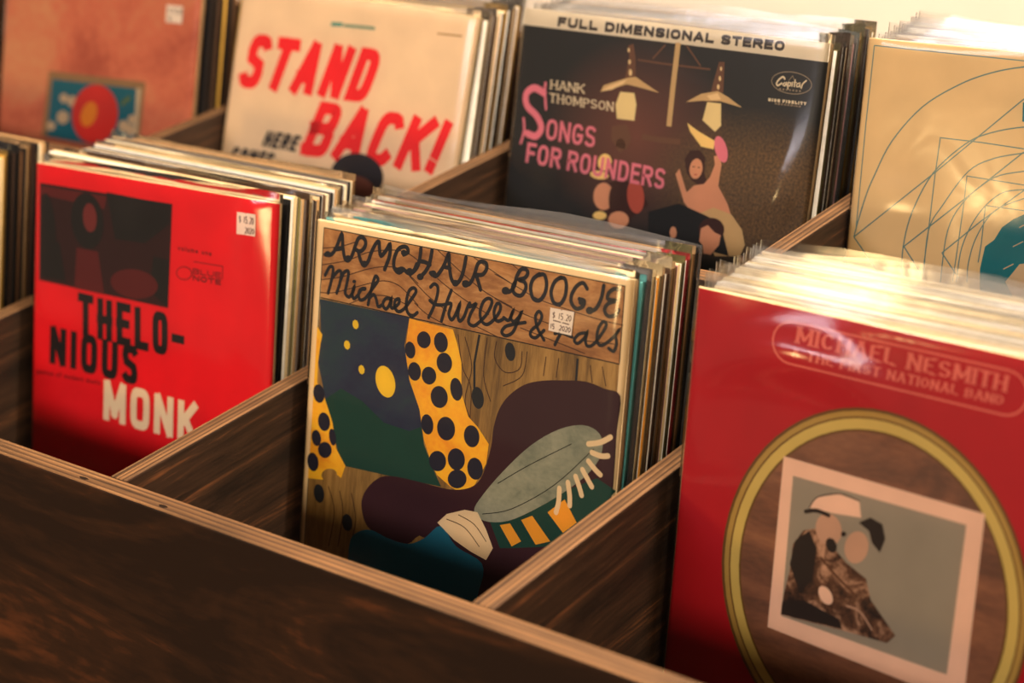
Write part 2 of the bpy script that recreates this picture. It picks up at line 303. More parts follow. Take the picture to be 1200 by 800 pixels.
# ------------------------------------------------------------------ printed shapes per cover (ten-thousandths of the sleeve side)
ART = {
'arm': [
('p',1,'header_wood',0,0,[270,180,9740,180,9770,1985,280,2004]),
('p',1,'panel_wood',0,0,[280,2004,9770,1985,9850,10000,180,10000]),
('s',2,'ink',0,0,0,28,[280,2004,9770,1985]),
('s',2,'ink',0,0,0,25,[270,180,9740,180,9770,1985]),
('s',2,'ink',0,0,0,25,[270,180,180,10000]),
('s',2,'ink_brown',1,0,0,26,[255,718,902,572,1466,357]),
('s',2,'ink_brown',1,0,0,25,[265,1151,1152,898,1881,574,2735,398,3164,414,3513,538]),
('s',2,'ink_brown',1,0,0,25,[272,1535,964,1358,1915,995,2643,833,3119,888,3563,1108]),
('s',2,'ink_brown',1,0,0,25,[275,1871,772,1789,1946,1367,2459,1220,2893,1248,3250,1417,3609,1648]),
('s',2,'ink_brown',1,0,0,25,[1286,2005,1972,1692,2577,1592,3188,1686]),
('s',2,'ink_brown',1,0,0,24,[4101,173,4599,446,5112,712,5740,987,6549,1196]),
('s',2,'ink_brown',1,0,0,23,[5265,187,5764,391,6496,647]),
('s',2,'ink_brown',1,0,0,24,[4185,891,4658,1101,5249,1320,5867,1499]),
('s',2,'ink_brown',1,0,0,24,[3269,972,3893,1354,4541,1630]),
('s',2,'ink_brown',1,0,0,24,[3494,1613,3934,1829,4616,2000]),
('s',2,'ink_brown',1,0,0,23,[5499,1846,6232,1999]),
('s',2,'ink_brown',1,0,0,23,[6438,173,6682,289]),
('s',2,'ink_brown',1,0,0,22,[5958,495,6523,653,7277,869,8006,960,9051,1054,9775,1077]),
('s',2,'ink_brown',1,0,0,23,[6013,1078,6817,1285,7711,1408]),
('s',2,'ink_brown',1,0,0,22,[6852,1650,7939,1796,8773,1918]),
('s',2,'ink_brown',1,0,0,22,[8742,1621,9681,1541]),
('s',4,'ink_blue',1,0,1,114,[358,869,561,839,727,648,900,259,960,564,1050,848,1175,895,1289,762,1388,500,1482,289,1611,238,1728,319,1718,468,1574,604,1404,580]),
('s',4,'ink_blue',1,0,1,115,[685,687,964,613]),
('p',4,'ink_blue',0,1,[555,823,547,859,519,891,477,913,429,920,384,911,352,888,339,855,347,820,375,787,417,766,465,759,510,767,542,790]),
('p',4,'ink_blue',0,1,[1289,828,1280,867,1250,903,1204,927,1151,935,1102,925,1067,900,1052,864,1061,824,1092,789,1138,765,1190,757,1239,767,1274,792]),
('s',4,'ink_blue',1,0,1,112,[1510,630,1602,830,1734,941,1865,806,1947,581,2080,339,2184,269,2221,458,2286,611,2438,458,2561,278,2569,568,2434,930]),
('p',4,'ink_blue',0,1,[1847,884,1839,923,1809,958,1764,982,1712,990,1664,980,1629,955,1615,920,1623,880,1653,845,1698,821,1750,813,1798,823,1833,848]),
('s',4,'ink_blue',1,0,1,111,[3032,466,3169,381,3117,270,2961,284,2813,402,2726,642,2752,848,2910,937,3072,831]),
('p',4,'ink_blue',0,1,[3134,402,3127,436,3102,466,3064,486,3021,493,2980,484,2950,463,2938,432,2945,398,2970,368,3008,348,3052,342,3093,350,3122,372]),
('p',4,'ink_blue',0,1,[3377,832,3369,870,3340,904,3297,928,3247,936,3201,926,3167,902,3153,867,3161,828,3189,794,3233,770,3283,763,3329,772,3362,797]),
('s',4,'ink_blue',1,0,1,110,[2862,880,3028,821,3227,903,3390,829,3480,639]),
('s',4,'ink_blue',1,0,1,110,[3585,234,3561,541,3463,765,3285,921]),
('s',4,'ink_blue',1,0,1,109,[3948,227,3893,554,3790,762,3625,932]),
('s',4,'ink_blue',1,0,1,109,[3549,549,3738,546,3909,584]),
('p',4,'ink_blue',0,1,[3735,914,3728,953,3699,987,3657,1010,3607,1018,3561,1009,3528,984,3514,949,3522,911,3550,877,3593,853,3642,846,3688,855,3721,879]),
('s',4,'ink_blue',1,0,1,107,[3947,785,4118,838,4252,705,4378,495,4486,235,4532,519,4625,821,4765,925,4908,792,4994,526,5036,237]),
('s',4,'ink_blue',1,0,1,107,[4343,564,4561,572]),
('p',4,'ink_blue',0,1,[4140,771,4133,809,4105,843,4062,866,4014,873,3968,864,3935,840,3921,805,3929,767,3957,733,3999,710,4048,702,4093,712,4126,736]),
('p',4,'ink_blue',0,1,[4871,892,4864,930,4837,964,4795,987,4747,995,4703,986,4670,961,4656,927,4664,889,4691,855,4733,832,4780,825,4825,834,4857,858]),
('s',4,'ink_blue',1,0,1,105,[5023,852,5167,876,5277,749,5357,532,5419,335,5532,255,5674,280,5695,417,5581,569,5364,603]),
('s',4,'ink_blue',1,0,1,108,[5407,634,5481,779,5556,939]),
('p',4,'ink_blue',0,1,[5206,855,5198,897,5167,934,5121,960,5068,969,5018,959,4982,932,4966,893,4974,851,5005,813,5051,787,5105,779,5154,789,5190,816]),
('s',4,'ink_blue',1,0,1,102,[6268,849,6425,855,6567,708,6628,451,6738,265,6890,241,6948,324,6871,444,6704,516,6881,550,6923,697,6797,880,6601,863,6530,729,6594,580]),
('p',4,'ink_blue',0,1,[6444,821,6436,863,6406,901,6361,927,6308,936,6259,925,6223,898,6207,859,6215,817,6245,779,6291,753,6343,744,6393,755,6428,782]),
('s',4,'ink_blue',1,0,1,102,[7296,285,7120,435,7065,658,7164,887,7357,901,7498,710,7523,462,7429,279,7262,321]),
('s',4,'ink_blue',1,0,1,100,[7936,260,7761,393,7674,651,7772,878,7961,892,8084,690,8102,430,8031,275,7882,283]),
('s',4,'ink_blue',1,0,1,100,[8699,408,8570,294,8396,397,8277,612,8280,793,8430,919,8608,844,8648,702,8499,681]),
('p',4,'ink_blue',0,1,[8676,727,8669,763,8646,795,8608,817,8565,824,8525,815,8495,792,8482,760,8488,724,8512,692,8550,670,8593,663,8633,672,8663,695]),
('s',4,'ink_blue',1,0,1,101,[9158,259,9117,564,8991,824,8801,932]),
('p',4,'ink_blue',0,1,[8933,879,8926,920,8899,957,8856,982,8807,990,8761,980,8727,954,8712,917,8719,875,8747,839,8789,814,8838,805,8884,815,8918,842]),
('s',4,'ink_blue',1,0,1,98,[9614,289,9459,285,9311,413,9307,547,9523,550,9318,656,9237,813,9347,937,9540,886,9626,747]),
('s',4,'ink_blue',1,0,2,98,[399,1398,541,1165,665,1179,644,1442,539,1844]),
('s',4,'ink_blue',1,0,2,97,[644,1442,841,1228,955,1243,939,1495,840,1795]),
('s',4,'ink_blue',1,0,2,97,[930,1497,1053,1228,1211,1187,1177,1491,1139,1746,1280,1823,1395,1688,1440,1531,1384,1722,1451,1837,1577,1731,1696,1556,1817,1520]),
('p',4,'ink_blue',0,2,[1490,1391,1485,1413,1469,1432,1443,1445,1415,1450,1388,1445,1369,1431,1361,1411,1365,1390,1382,1370,1407,1357,1436,1352,1463,1357,1482,1371]),
('s',4,'ink_blue',1,0,2,96,[1805,1538,1653,1579,1598,1720,1683,1839,1866,1742,2065,1479,2234,1239,2139,1156,2047,1417,1946,1911]),
('s',4,'ink_blue',1,0,2,95,[1997,1721,2121,1628,2218,1734,2297,1901,2444,1827]),
('s',4,'ink_blue',1,0,2,94,[2710,1636,2531,1665,2444,1827,2561,1922,2671,1789,2719,1634,2728,1845,2835,1837,2975,1706,2974,1598,2851,1661,2847,1825,2984,1916,3156,1821,3349,1578,3518,1324,3426,1242,3279,1363,3221,1681,3299,1895,3465,1938,3605,1836]),
('s',4,'ink_blue',1,0,2,92,[3978,1132,4094,1033,4213,1103,4204,1335,4106,1639,3982,1892]),
('s',4,'ink_blue',1,0,2,91,[4650,1102,4524,1441,4401,1910]),
('s',4,'ink_blue',1,0,2,91,[3986,1467,4159,1534,4406,1509,4668,1433,4621,1696,4715,1823,4816,1710,4950,1386,4906,1663,4976,1810,5100,1693,5197,1423,5257,1319]),
('s',4,'ink_blue',1,0,2,89,[5197,1423,5315,1388,5450,1312,5311,1562,5259,1792,5419,1853,5589,1735,5807,1493,5938,1189,5831,1107,5673,1218,5594,1482,5665,1690,5831,1747,6017,1614,6192,1365,6197,1208,6097,1194,6023,1378,6064,1559,6175,1608,6344,1511]),
('s',4,'ink_blue',1,0,2,87,[6329,1492,6489,1527,6602,1275,6541,1456,6647,1537,6781,1399,6847,1279,6761,1511,6633,1798,6428,1918,6303,1847,6407,1697,6690,1585,6985,1497]),
('s',4,'ink_blue',1,0,2,86,[7580,1814,7366,1575,7275,1314,7364,1167,7461,1261,7382,1465,7192,1646,7174,1779,7323,1808,7464,1681,7558,1588]),
('s',4,'ink_blue',1,0,2,85,[8081,1526,7985,1696,7908,1869]),
('s',4,'ink_blue',1,0,2,85,[7882,1607,8066,1559,8388,1599]),
('s',4,'ink_blue',1,0,2,83,[8789,1431,8581,1492,8457,1657,8560,1720,8736,1561,8802,1413,8771,1615,8845,1729,9004,1664,9196,1404,9323,1156,9229,1089,9109,1269,9091,1513,9166,1641,9308,1609,9540,1402,9688,1197,9606,1346,9649,1517,9591,1713,9442,1675]),
('s',1,'panel_dark',0,0,0,71,[5624,2034,5529,2750,5586,3376]),
('s',1,'panel_dark',0,0,0,67,[8591,2073,8603,2682]),
('p',2,'panel_dark',0,0,[6751,2232,6761,2281,6762,2330,6756,2376,6742,2418,6720,2452,6693,2478,6661,2493,6626,2498,6589,2492,6553,2474,6520,2447,6490,2412,6466,2369,6449,2322,6439,2273,6437,2224,6444,2178,6458,2136,6480,2102,6507,2076,6539,2061,6575,2057,6611,2063,6647,2080,6680,2107,6710,2143,6734,2185]),
('p',2,'panel_dark',0,0,[5895,3529,5907,3588,5908,3647,5901,3703,5884,3753,5858,3795,5825,3826,5787,3846,5744,3852,5700,3845,5657,3825,5617,3793,5581,3750,5552,3699,5531,3643,5520,3583,5518,3524,5526,3468,5543,3418,5569,3376,5602,3345,5641,3326,5683,3320,5727,3327,5770,3347,5810,3379,5845,3422,5874,3472]),
('p',2,'panel_dark',0,0,[801,7123,812,7178,812,7233,803,7285,785,7333,759,7373,726,7403,687,7423,645,7431,602,7427,560,7410,521,7382,487,7344,459,7298,440,7247,430,7192,429,7137,438,7084,457,7037,483,6997,516,6966,555,6947,597,6939,640,6944,682,6961,721,6989,755,7026,782,7072]),
('p',2,'panel_dark',0,0,[1857,7659,1866,7708,1866,7758,1856,7806,1838,7849,1811,7887,1779,7916,1741,7935,1700,7944,1658,7941,1618,7928,1580,7903,1548,7870,1522,7829,1505,7783,1496,7734,1496,7684,1506,7636,1525,7592,1551,7555,1584,7526,1622,7507,1663,7498,1704,7501,1745,7515,1782,7539,1814,7572,1840,7613]),
('s',2,'ink_brown',1,0,0,26,[4958,2153,5165,2924,5480,3397,5514,4355]),
('s',2,'ink_brown',1,0,0,26,[5868,2075,5848,3007,6117,3590]),
('s',2,'ink_brown',1,0,0,26,[6163,2106,6150,2528,6492,2799,6921,2634,6958,2211]),
('s',2,'ink_brown',1,0,0,26,[5178,2177,5458,2869,5322,3750,5673,4321]),
('s',2,'ink_brown',1,0,0,25,[7111,2183,7013,2783,6472,3139]),
('s',2,'ink_brown',1,0,0,25,[7676,2203,7645,2662]),
('s',2,'ink_brown',1,0,0,25,[8052,2174,8022,2630]),
('s',2,'ink_brown',1,0,0,24,[8970,2165,9059,2552]),
('s',2,'ink_brown',1,0,0,24,[9309,2141,9449,2557]),
('s',2,'ink_brown',1,0,0,29,[943,6924,1208,7557,1067,8524]),
('s',2,'ink_brown',1,0,0,29,[1345,6947,1510,7485,1401,8440]),
('s',2,'ink_brown',1,0,0,29,[1769,6917,1976,7603,1822,8334]),
('p',2,'night_blue',0,0,[257,2042,347,2815,325,3726,637,4577,1010,5414,1205,5944,1503,6245,2843,6170,4278,6066,4755,6045,4404,5574,4107,5089,3939,4465,3775,3885,3486,3504,3249,2740,3357,2004]),
('p',3,'deep_green',0,0,[555,4707,1192,4240,1959,4425,2731,4827,3603,4866,3986,4675,4107,5089,4404,5574,4755,6045,2843,6170,1503,6245,1205,5944,1010,5414]),
('p',4,'sun_yellow',0,0,[3001,3649,3030,3735,3043,3823,3038,3908,3017,3986,2980,4053,2929,4106,2866,4142,2795,4159,2719,4156,2642,4134,2568,4093,2500,4036,2442,3965,2398,3884,2368,3797,2356,3709,2360,3623,2382,3545,2420,3478,2472,3425,2535,3390,2606,3374,2682,3377,2759,3400,2833,3441,2900,3498,2957,3569]),
('p',4,'sun_yellow',0,0,[1667,2458,1664,2549,1602,2606,1518,2595,1460,2522,1464,2431,1525,2374,1609,2386]),
('p',4,'sun_yellow',0,0,[1415,3037,1411,3129,1349,3186,1264,3176,1206,3103,1210,3011,1272,2954,1357,2965]),
('p',4,'sun_yellow',0,0,[1966,3582,1963,3674,1902,3732,1818,3721,1760,3649,1763,3557,1825,3500,1909,3510]),
('p',3,'yellow_print',0,0,[3359,2025,4785,2056,4950,2367,5128,2825,5195,3560,5464,4107,5780,4299,6162,4646,6128,5146,5808,5780,5394,6050,5056,5975,4591,5774,4367,5472,4098,4981,3893,4256,3492,3569,3287,2842]),
('p',4,'spot_navy',0,0,[4095,2412,4103,2458,4099,2506,4084,2552,4058,2594,4024,2630,3982,2659,3936,2678,3886,2687,3836,2686,3788,2673,3744,2651,3707,2620,3679,2582,3661,2538,3654,2491,3658,2443,3673,2397,3698,2354,3733,2318,3775,2290,3822,2271,3872,2262,3922,2264,3969,2276,4013,2299,4049,2330,4077,2368]),
('p',4,'spot_navy',0,0,[4647,2377,4657,2432,4656,2488,4643,2541,4620,2589,4588,2630,4548,2662,4502,2682,4452,2690,4402,2685,4353,2668,4309,2640,4270,2601,4240,2554,4219,2502,4210,2446,4211,2390,4224,2336,4247,2288,4280,2247,4320,2216,4366,2196,4415,2189,4466,2194,4514,2211,4559,2239,4597,2278,4627,2324]),
('p',4,'spot_navy',0,0,[3620,2763,3628,2810,3628,2857,3620,2901,3603,2942,3578,2975,3548,3001,3513,3017,3474,3022,3435,3018,3397,3002,3362,2978,3331,2944,3307,2905,3290,2860,3281,2813,3281,2766,3290,2721,3307,2681,3332,2648,3363,2622,3398,2606,3436,2601,3475,2606,3513,2621,3548,2646,3579,2679,3603,2719]),
('p',4,'spot_navy',0,0,[4828,2854,4837,2910,4833,2966,4818,3021,4791,3071,4753,3113,4708,3146,4656,3169,4601,3179,4545,3176,4491,3161,4442,3134,4401,3097,4368,3051,4347,2998,4338,2942,4341,2885,4357,2831,4385,2781,4422,2738,4468,2705,4520,2683,4575,2674,4631,2676,4685,2692,4733,2719,4774,2756,4806,2802]),
('p',4,'spot_navy',0,0,[3847,3260,3855,3311,3854,3363,3841,3414,3819,3459,3787,3498,3749,3528,3704,3547,3657,3555,3609,3552,3562,3537,3520,3511,3483,3476,3454,3432,3435,3384,3426,3332,3428,3279,3441,3229,3464,3184,3495,3145,3534,3115,3578,3096,3626,3088,3674,3092,3720,3107,3763,3133,3799,3168,3827,3211]),
('p',4,'spot_navy',0,0,[4352,3269,4360,3318,4356,3368,4340,3417,4313,3462,4277,3500,4232,3531,4183,3552,4130,3563,4077,3562,4026,3549,3980,3527,3941,3494,3911,3454,3892,3408,3885,3359,3889,3308,3905,3259,3932,3214,3969,3175,4013,3145,4063,3124,4116,3114,4169,3115,4219,3128,4265,3151,4304,3183,4333,3223]),
('p',4,'spot_navy',0,0,[4767,3723,4777,3784,4773,3845,4755,3905,4725,3960,4683,4008,4632,4045,4574,4071,4512,4083,4450,4081,4390,4066,4336,4037,4289,3997,4254,3947,4230,3890,4221,3829,4225,3767,4243,3707,4274,3652,4317,3604,4368,3567,4426,3542,4488,3530,4550,3532,4609,3548,4663,3577,4709,3617,4744,3666]),
('p',4,'spot_navy',0,0,[5211,3451,5223,3513,5226,3574,5218,3633,5201,3685,5175,3728,5142,3760,5103,3780,5059,3786,5015,3778,4970,3757,4929,3723,4892,3678,4862,3625,4841,3565,4828,3503,4826,3441,4834,3383,4851,3331,4877,3287,4911,3255,4950,3236,4993,3230,5038,3238,5082,3260,5123,3294,5160,3339,5189,3392]),
('p',4,'spot_navy',0,0,[4365,4509,4375,4565,4376,4621,4366,4675,4347,4724,4319,4765,4284,4796,4244,4816,4200,4823,4154,4818,4110,4800,4069,4771,4033,4732,4004,4684,3984,4631,3974,4575,3973,4518,3983,4464,4002,4415,4030,4375,4066,4344,4106,4324,4150,4317,4195,4322,4240,4340,4281,4369,4316,4409,4345,4456]),
('p',4,'spot_navy',0,0,[5068,4460,5079,4525,5075,4592,5057,4656,5025,4716,4982,4767,4929,4807,4868,4835,4804,4848,4739,4846,4676,4830,4619,4799,4570,4756,4532,4703,4507,4641,4496,4575,4501,4508,4519,4443,4551,4384,4595,4333,4649,4293,4709,4266,4774,4253,4839,4255,4901,4272,4958,4303,5006,4346,5044,4399]),
('p',4,'spot_navy',0,0,[5849,4493,5860,4553,5858,4614,5844,4672,5818,4726,5783,4772,5739,4807,5688,4831,5634,4842,5579,4839,5525,4823,5476,4794,5434,4753,5401,4704,5379,4647,5369,4587,5371,4526,5385,4467,5411,4413,5447,4367,5491,4332,5542,4308,5596,4298,5651,4301,5704,4318,5753,4347,5794,4388,5827,4437]),
('p',4,'spot_navy',0,0,[4856,5333,4865,5390,4859,5448,4841,5505,4809,5559,4766,5605,4714,5642,4656,5669,4595,5683,4532,5684,4473,5672,4419,5648,4374,5612,4339,5567,4317,5514,4309,5457,4314,5398,4333,5341,4365,5287,4409,5241,4461,5204,4519,5178,4581,5164,4643,5163,4702,5176,4755,5200,4800,5236,4834,5281]),
('p',4,'spot_navy',0,0,[5448,5159,5458,5220,5454,5282,5436,5342,5406,5398,5365,5446,5315,5485,5258,5511,5197,5525,5135,5524,5076,5510,5022,5482,4976,5443,4941,5393,4918,5337,4908,5276,4912,5213,4930,5152,4960,5096,5002,5048,5053,5010,5110,4984,5171,4971,5232,4972,5291,4987,5345,5014,5390,5054,5425,5103]),
('p',4,'spot_navy',0,0,[5546,5633,5552,5685,5544,5739,5521,5794,5485,5845,5438,5890,5381,5928,5318,5956,5251,5973,5185,5978,5122,5970,5066,5951,5019,5920,4984,5880,4962,5833,4956,5780,4964,5726,4987,5671,5024,5620,5072,5574,5129,5537,5193,5509,5259,5493,5325,5488,5388,5496,5444,5516,5490,5546,5525,5586]),
('p',4,'spot_navy',0,0,[6029,5270,6040,5330,6038,5391,6024,5450,5999,5504,5963,5551,5919,5587,5869,5612,5815,5623,5760,5621,5706,5605,5657,5576,5615,5536,5582,5486,5560,5430,5549,5369,5551,5308,5566,5249,5591,5195,5627,5148,5672,5112,5722,5088,5776,5077,5831,5080,5884,5096,5933,5125,5975,5165,6007,5214]),
('p',3,'yellow_print',0,0,[221,2770,420,2960,377,3194,325,3726,334,4248,641,4622,962,5195,1136,5845,1503,6245,1378,6594,1063,6481,715,6791,189,6865,213,5929]),
('p',4,'spot_navy',0,0,[612,4470,621,4524,621,4578,610,4630,590,4676,561,4716,525,4746,483,4765,438,4773,392,4768,347,4751,306,4723,270,4685,241,4640,222,4589,212,4534,213,4480,224,4428,244,4381,274,4342,310,4312,352,4293,397,4286,443,4291,487,4308,529,4336,564,4374,592,4419]),
('p',4,'spot_navy',0,0,[866,5170,875,5224,874,5279,861,5331,839,5379,807,5420,768,5451,723,5472,675,5481,626,5478,578,5462,534,5435,497,5398,468,5353,448,5302,438,5248,440,5193,453,5140,475,5092,507,5052,547,5020,592,5000,640,4991,689,4995,736,5011,780,5038,817,5075,846,5120]),
('p',4,'spot_navy',0,0,[581,5671,589,5718,589,5765,580,5810,563,5851,539,5885,508,5912,473,5929,434,5936,395,5932,357,5918,321,5894,291,5861,267,5822,250,5777,241,5730,241,5683,250,5638,268,5597,292,5562,323,5536,359,5519,397,5512,436,5516,474,5531,510,5555,540,5588,564,5627]),
('p',4,'spot_navy',0,0,[1110,5540,1121,5588,1124,5636,1122,5682,1112,5721,1097,5754,1076,5778,1051,5792,1024,5795,994,5787,964,5769,936,5741,911,5705,889,5663,873,5616,863,5567,859,5519,862,5474,871,5434,887,5401,908,5378,932,5364,960,5361,990,5369,1019,5387,1048,5415,1073,5451,1094,5493]),
('p',4,'spot_navy',0,0,[984,5898,990,5945,985,5994,967,6042,939,6087,900,6126,854,6157,802,6180,748,6192,693,6194,641,6184,594,6164,554,6135,524,6097,506,6054,499,6006,505,5957,523,5909,552,5864,590,5825,637,5794,689,5771,743,5759,798,5758,850,5768,897,5788,936,5817,965,5855]),
('p',4,'spot_navy',0,0,[537,6324,547,6378,547,6433,536,6486,515,6534,486,6575,449,6606,407,6627,362,6635,316,6631,270,6615,229,6588,193,6550,164,6505,144,6453,134,6398,135,6343,146,6290,167,6242,196,6202,233,6170,275,6150,321,6142,367,6146,412,6162,454,6190,490,6227,518,6273]),
('p',4,'panel_wood',0,0,[1214,6503,1218,6539,1209,6577,1187,6616,1152,6655,1108,6691,1055,6722,998,6748,937,6765,877,6775,821,6776,770,6768,729,6751,699,6727,681,6696,677,6661,686,6622,709,6582,744,6544,788,6508,841,6476,899,6451,960,6434,1020,6424,1076,6424,1126,6432,1166,6449,1196,6473]),
('p',3,'maroon',1,0,[9876,2714,9408,2626,8888,2565,8251,2658,7606,2793,7086,2998,6651,3356,6397,3745,6269,4217,6245,4671,6111,5257,5931,5643,5600,5893,5007,6052,3995,6087,3191,6136,2733,6263,2345,6601,2139,7014,2235,7449,2495,7706,3096,7785,3795,7769,4344,7474,5616,8484,7740,8131,9558,5968,9869,5192,9891,4349,9867,3542]),
('p',4,'teal_print',1,0,[1798,8804,1837,8145,2146,7838,2556,7714,3096,7785,3795,7769,4344,7474,4844,7039,5382,7437,6227,7661,6207,8325,5810,9098,4014,9641,2267,10079,1883,9482]),
('p',4,'deep_green',0,0,[6366,6537,9433,4759,9989,4939,9516,5564,8374,6682,7108,7044,6744,7136]),
('p',5,'amber_print',0,0,[6690,6566,6998,6447,7376,6805,7104,7002]),
('p',5,'amber_print',0,0,[7325,6282,7647,6098,8237,6590,7817,6780]),
('p',5,'amber_print',0,0,[8093,5906,8559,5480,8959,5948,8590,6291]),
('p',6,'grey_green',1,0,[5865,6397,6095,5951,6669,5218,7431,4414,8219,3849,8919,3599,9398,3703,9511,4086,9268,4591,8680,5180,7829,5842,6941,6397,6207,6575]),
('s',7,'pale_print',1,0,0,133,[9110,4009,9442,3897,9716,3716]),
('s',7,'pale_print',1,0,0,133,[9227,4189,9487,4214,9690,4169]),
('s',7,'pale_print',1,0,0,133,[9151,4411,9364,4569,9521,4657]),
('s',7,'pale_print',1,0,0,134,[9002,4651,9184,4857,9309,4993]),
('s',7,'pale_print',1,0,0,135,[8823,4856,8960,5095,9039,5263]),
('s',7,'pale_print',1,0,0,136,[8617,5049,8698,5353,8722,5588]),
('s',7,'pale_print',1,0,0,137,[8384,5249,8392,5582,8342,5846]),
('s',7,'ink',1,0,0,21,[6139,6418,7016,6078,8227,5201,9267,4098]),
('s',7,'ink',1,0,0,21,[6541,5547,7426,4899,8623,4114]),
('p',6,'pale_print',0,0,[4726,6979,5008,6690,5568,6446,5975,6414,6280,6775,6535,7189,6352,7541,5852,7450,5285,7284]),
('s',7,'ink_brown',1,0,0,22,[5020,6819,5609,6896,6108,7254]),
('s',7,'ink_brown',1,0,0,22,[5391,6620,5896,6738,6308,7072]),
],
'monk': [
('p',1,'photo_dark',0,0,[195,592,5886,521,5846,3444,238,3479]),
('p',2,'photo_red',0,0,[266,671,3152,638,3074,1014,224,928]),
('p',2,'photo_black',0,0,[3147,517,5818,553,5791,1091,4821,1759,3562,1807]),
('p',3,'photo_black',0,0,[3044,1306,3061,1484,3043,1661,2990,1827,2905,1974,2792,2095,2656,2184,2504,2237,2343,2249,2182,2221,2029,2154,1892,2051,1777,1917,1691,1759,1638,1585,1621,1404,1640,1225,1695,1058,1783,910,1899,790,2037,703,2190,654,2350,644,2510,674,2660,743,2795,846,2908,979,2992,1135]),
('p',3,'photo_black',0,0,[926,1688,956,1885,970,2075,967,2249,945,2398,908,2515,856,2594,792,2630,719,2622,641,2571,562,2477,485,2347,416,2187,356,2005,310,1810,279,1611,266,1420,270,1246,291,1097,329,981,382,903,446,869,519,878,597,930,676,1024,751,1154,821,1313,880,1494]),
('p',3,'photo_black',0,0,[232,1875,1138,2259,1462,3349,254,3368]),
('p',3,'photo_red',0,0,[1904,2280,2843,2275,3165,3468,1849,3480]),
('p',4,'photo_skin',0,0,[2750,1286,2756,1379,2747,1469,2723,1553,2686,1627,2637,1686,2578,1727,2514,1749,2447,1751,2379,1731,2316,1692,2260,1635,2213,1563,2178,1480,2158,1390,2152,1296,2162,1206,2186,1121,2224,1048,2273,990,2332,949,2396,927,2464,926,2530,946,2593,985,2649,1042,2696,1114,2730,1197]),
('p',3,'photo_red',0,0,[5405,2940,5362,3034,5272,3125,5139,3208,4971,3280,4774,3336,4559,3375,4336,3393,4116,3390,3911,3365,3731,3321,3586,3258,3482,3181,3427,3093,3422,2999,3468,2903,3562,2811,3700,2727,3873,2655,4074,2600,4291,2564,4513,2548,4730,2553,4931,2579,5106,2624,5247,2686,5346,2762,5400,2848]),
('p',3,'photo_black',0,0,[5188,2070,5863,2095,5846,3432,5054,3057]),
('s',4,'ink',0,0,1,257,[2009,3700,2687,3702]),
('s',4,'ink',0,0,1,259,[2346,3596,2388,4811]),
('s',4,'ink',0,0,1,255,[3033,4806,2989,3599]),
('s',4,'ink',0,0,1,254,[3417,4803,3371,3601]),
('s',4,'ink',0,0,1,254,[2858,4202,3545,4200]),
('s',4,'ink',0,0,1,253,[4299,3708,3826,3706,3865,4695,4339,4691]),
('s',4,'ink',0,0,1,251,[3695,4180,4270,4179]),
('s',4,'ink',0,0,1,250,[4589,3606,4635,4689,5093,4685]),
('s',4,'ink',0,1,1,246,[5745,4196,5728,3927,5709,3825,5681,3761,5639,3724,5533,3712,5427,3723,5388,3760,5365,3824,5355,3926,5362,4196,5379,4467,5398,4569,5426,4634,5468,4670,5576,4682,5682,4669,5720,4632,5743,4567,5752,4465]),
('s',4,'ink',0,0,1,241,[6033,4243,6543,4242]),
('s',4,'ink',0,0,2,265,[922,5891,927,4757]),
('s',4,'ink',0,0,2,265,[906,4768,1414,5875]),
('s',4,'ink',0,0,2,263,[1393,5886,1395,4757]),
('s',4,'ink',0,0,2,261,[1865,5880,1866,4758]),
('s',4,'ink',0,1,2,260,[2789,5313,2782,5063,2765,4968,2735,4909,2687,4875,2561,4864,2434,4875,2386,4909,2356,4969,2338,5064,2333,5315,2339,5567,2356,5662,2387,5722,2435,5756,2562,5766,2689,5753,2736,5719,2766,5658,2783,5563]),
('s',4,'ink',0,0,2,256,[3244,4758,3247,5400,3253,5599,3270,5675,3299,5722,3346,5749,3468,5756,3589,5746,3635,5719,3664,5671,3680,5595,3685,5397,3681,4759]),
('s',4,'ink',0,0,2,251,[4582,5012,4491,4888,4441,4868,4277,4863,4199,4874,4160,4902,4138,4950,4132,5084,4181,5243,4489,5365,4538,5524,4532,5658,4511,5707,4471,5735,4394,5746,4229,5743,4179,5723,4087,5599]),
('s',4,'cream_ink',0,0,3,263,[3383,7129,3376,5940]),
('s',4,'cream_ink',0,0,3,262,[3365,5950,3774,6969]),
('s',4,'cream_ink',0,0,3,263,[4093,5936,3692,6982]),
('s',4,'cream_ink',0,0,3,260,[4087,7120,4077,5939]),
('s',4,'cream_ink',0,1,3,259,[5091,6521,5081,6256,5059,6156,5022,6093,4964,6057,4812,6045,4659,6058,4602,6094,4566,6158,4546,6258,4542,6525,4551,6792,4573,6893,4611,6956,4669,6992,4823,7002,4975,6988,5032,6951,5068,6887,5087,6786]),
('s',4,'cream_ink',0,0,3,254,[5548,7099,5533,5938]),
('s',4,'cream_ink',0,0,3,253,[5512,5951,6107,7078]),
('s',4,'cream_ink',0,0,3,251,[6087,7092,6069,5938]),
('s',4,'cream_ink',0,0,3,249,[6527,7086,6508,5937]),
('s',4,'cream_ink',0,0,3,250,[7121,5942,6494,6657]),
('s',4,'cream_ink',0,0,3,248,[6644,6347,7108,7061]),
('s',2,'ink_dim',0,0,4,29,[6175,1672,6219,1753,6255,1670]),
('s',2,'ink_dim',0,1,4,28,[6401,1715,6392,1694,6373,1682,6350,1682,6332,1695,6326,1716,6334,1737,6353,1749,6376,1749,6394,1736]),
('s',2,'ink_dim',0,0,4,28,[6477,1761,6470,1620]),
('s',2,'ink_dim',0,0,4,28,[6546,1666,6549,1730,6571,1748,6635,1731]),
('s',2,'ink_dim',0,0,4,28,[6615,1665,6620,1759]),
('s',2,'ink_dim',0,0,4,28,[6693,1758,6689,1675,6736,1675,6748,1686,6751,1757]),
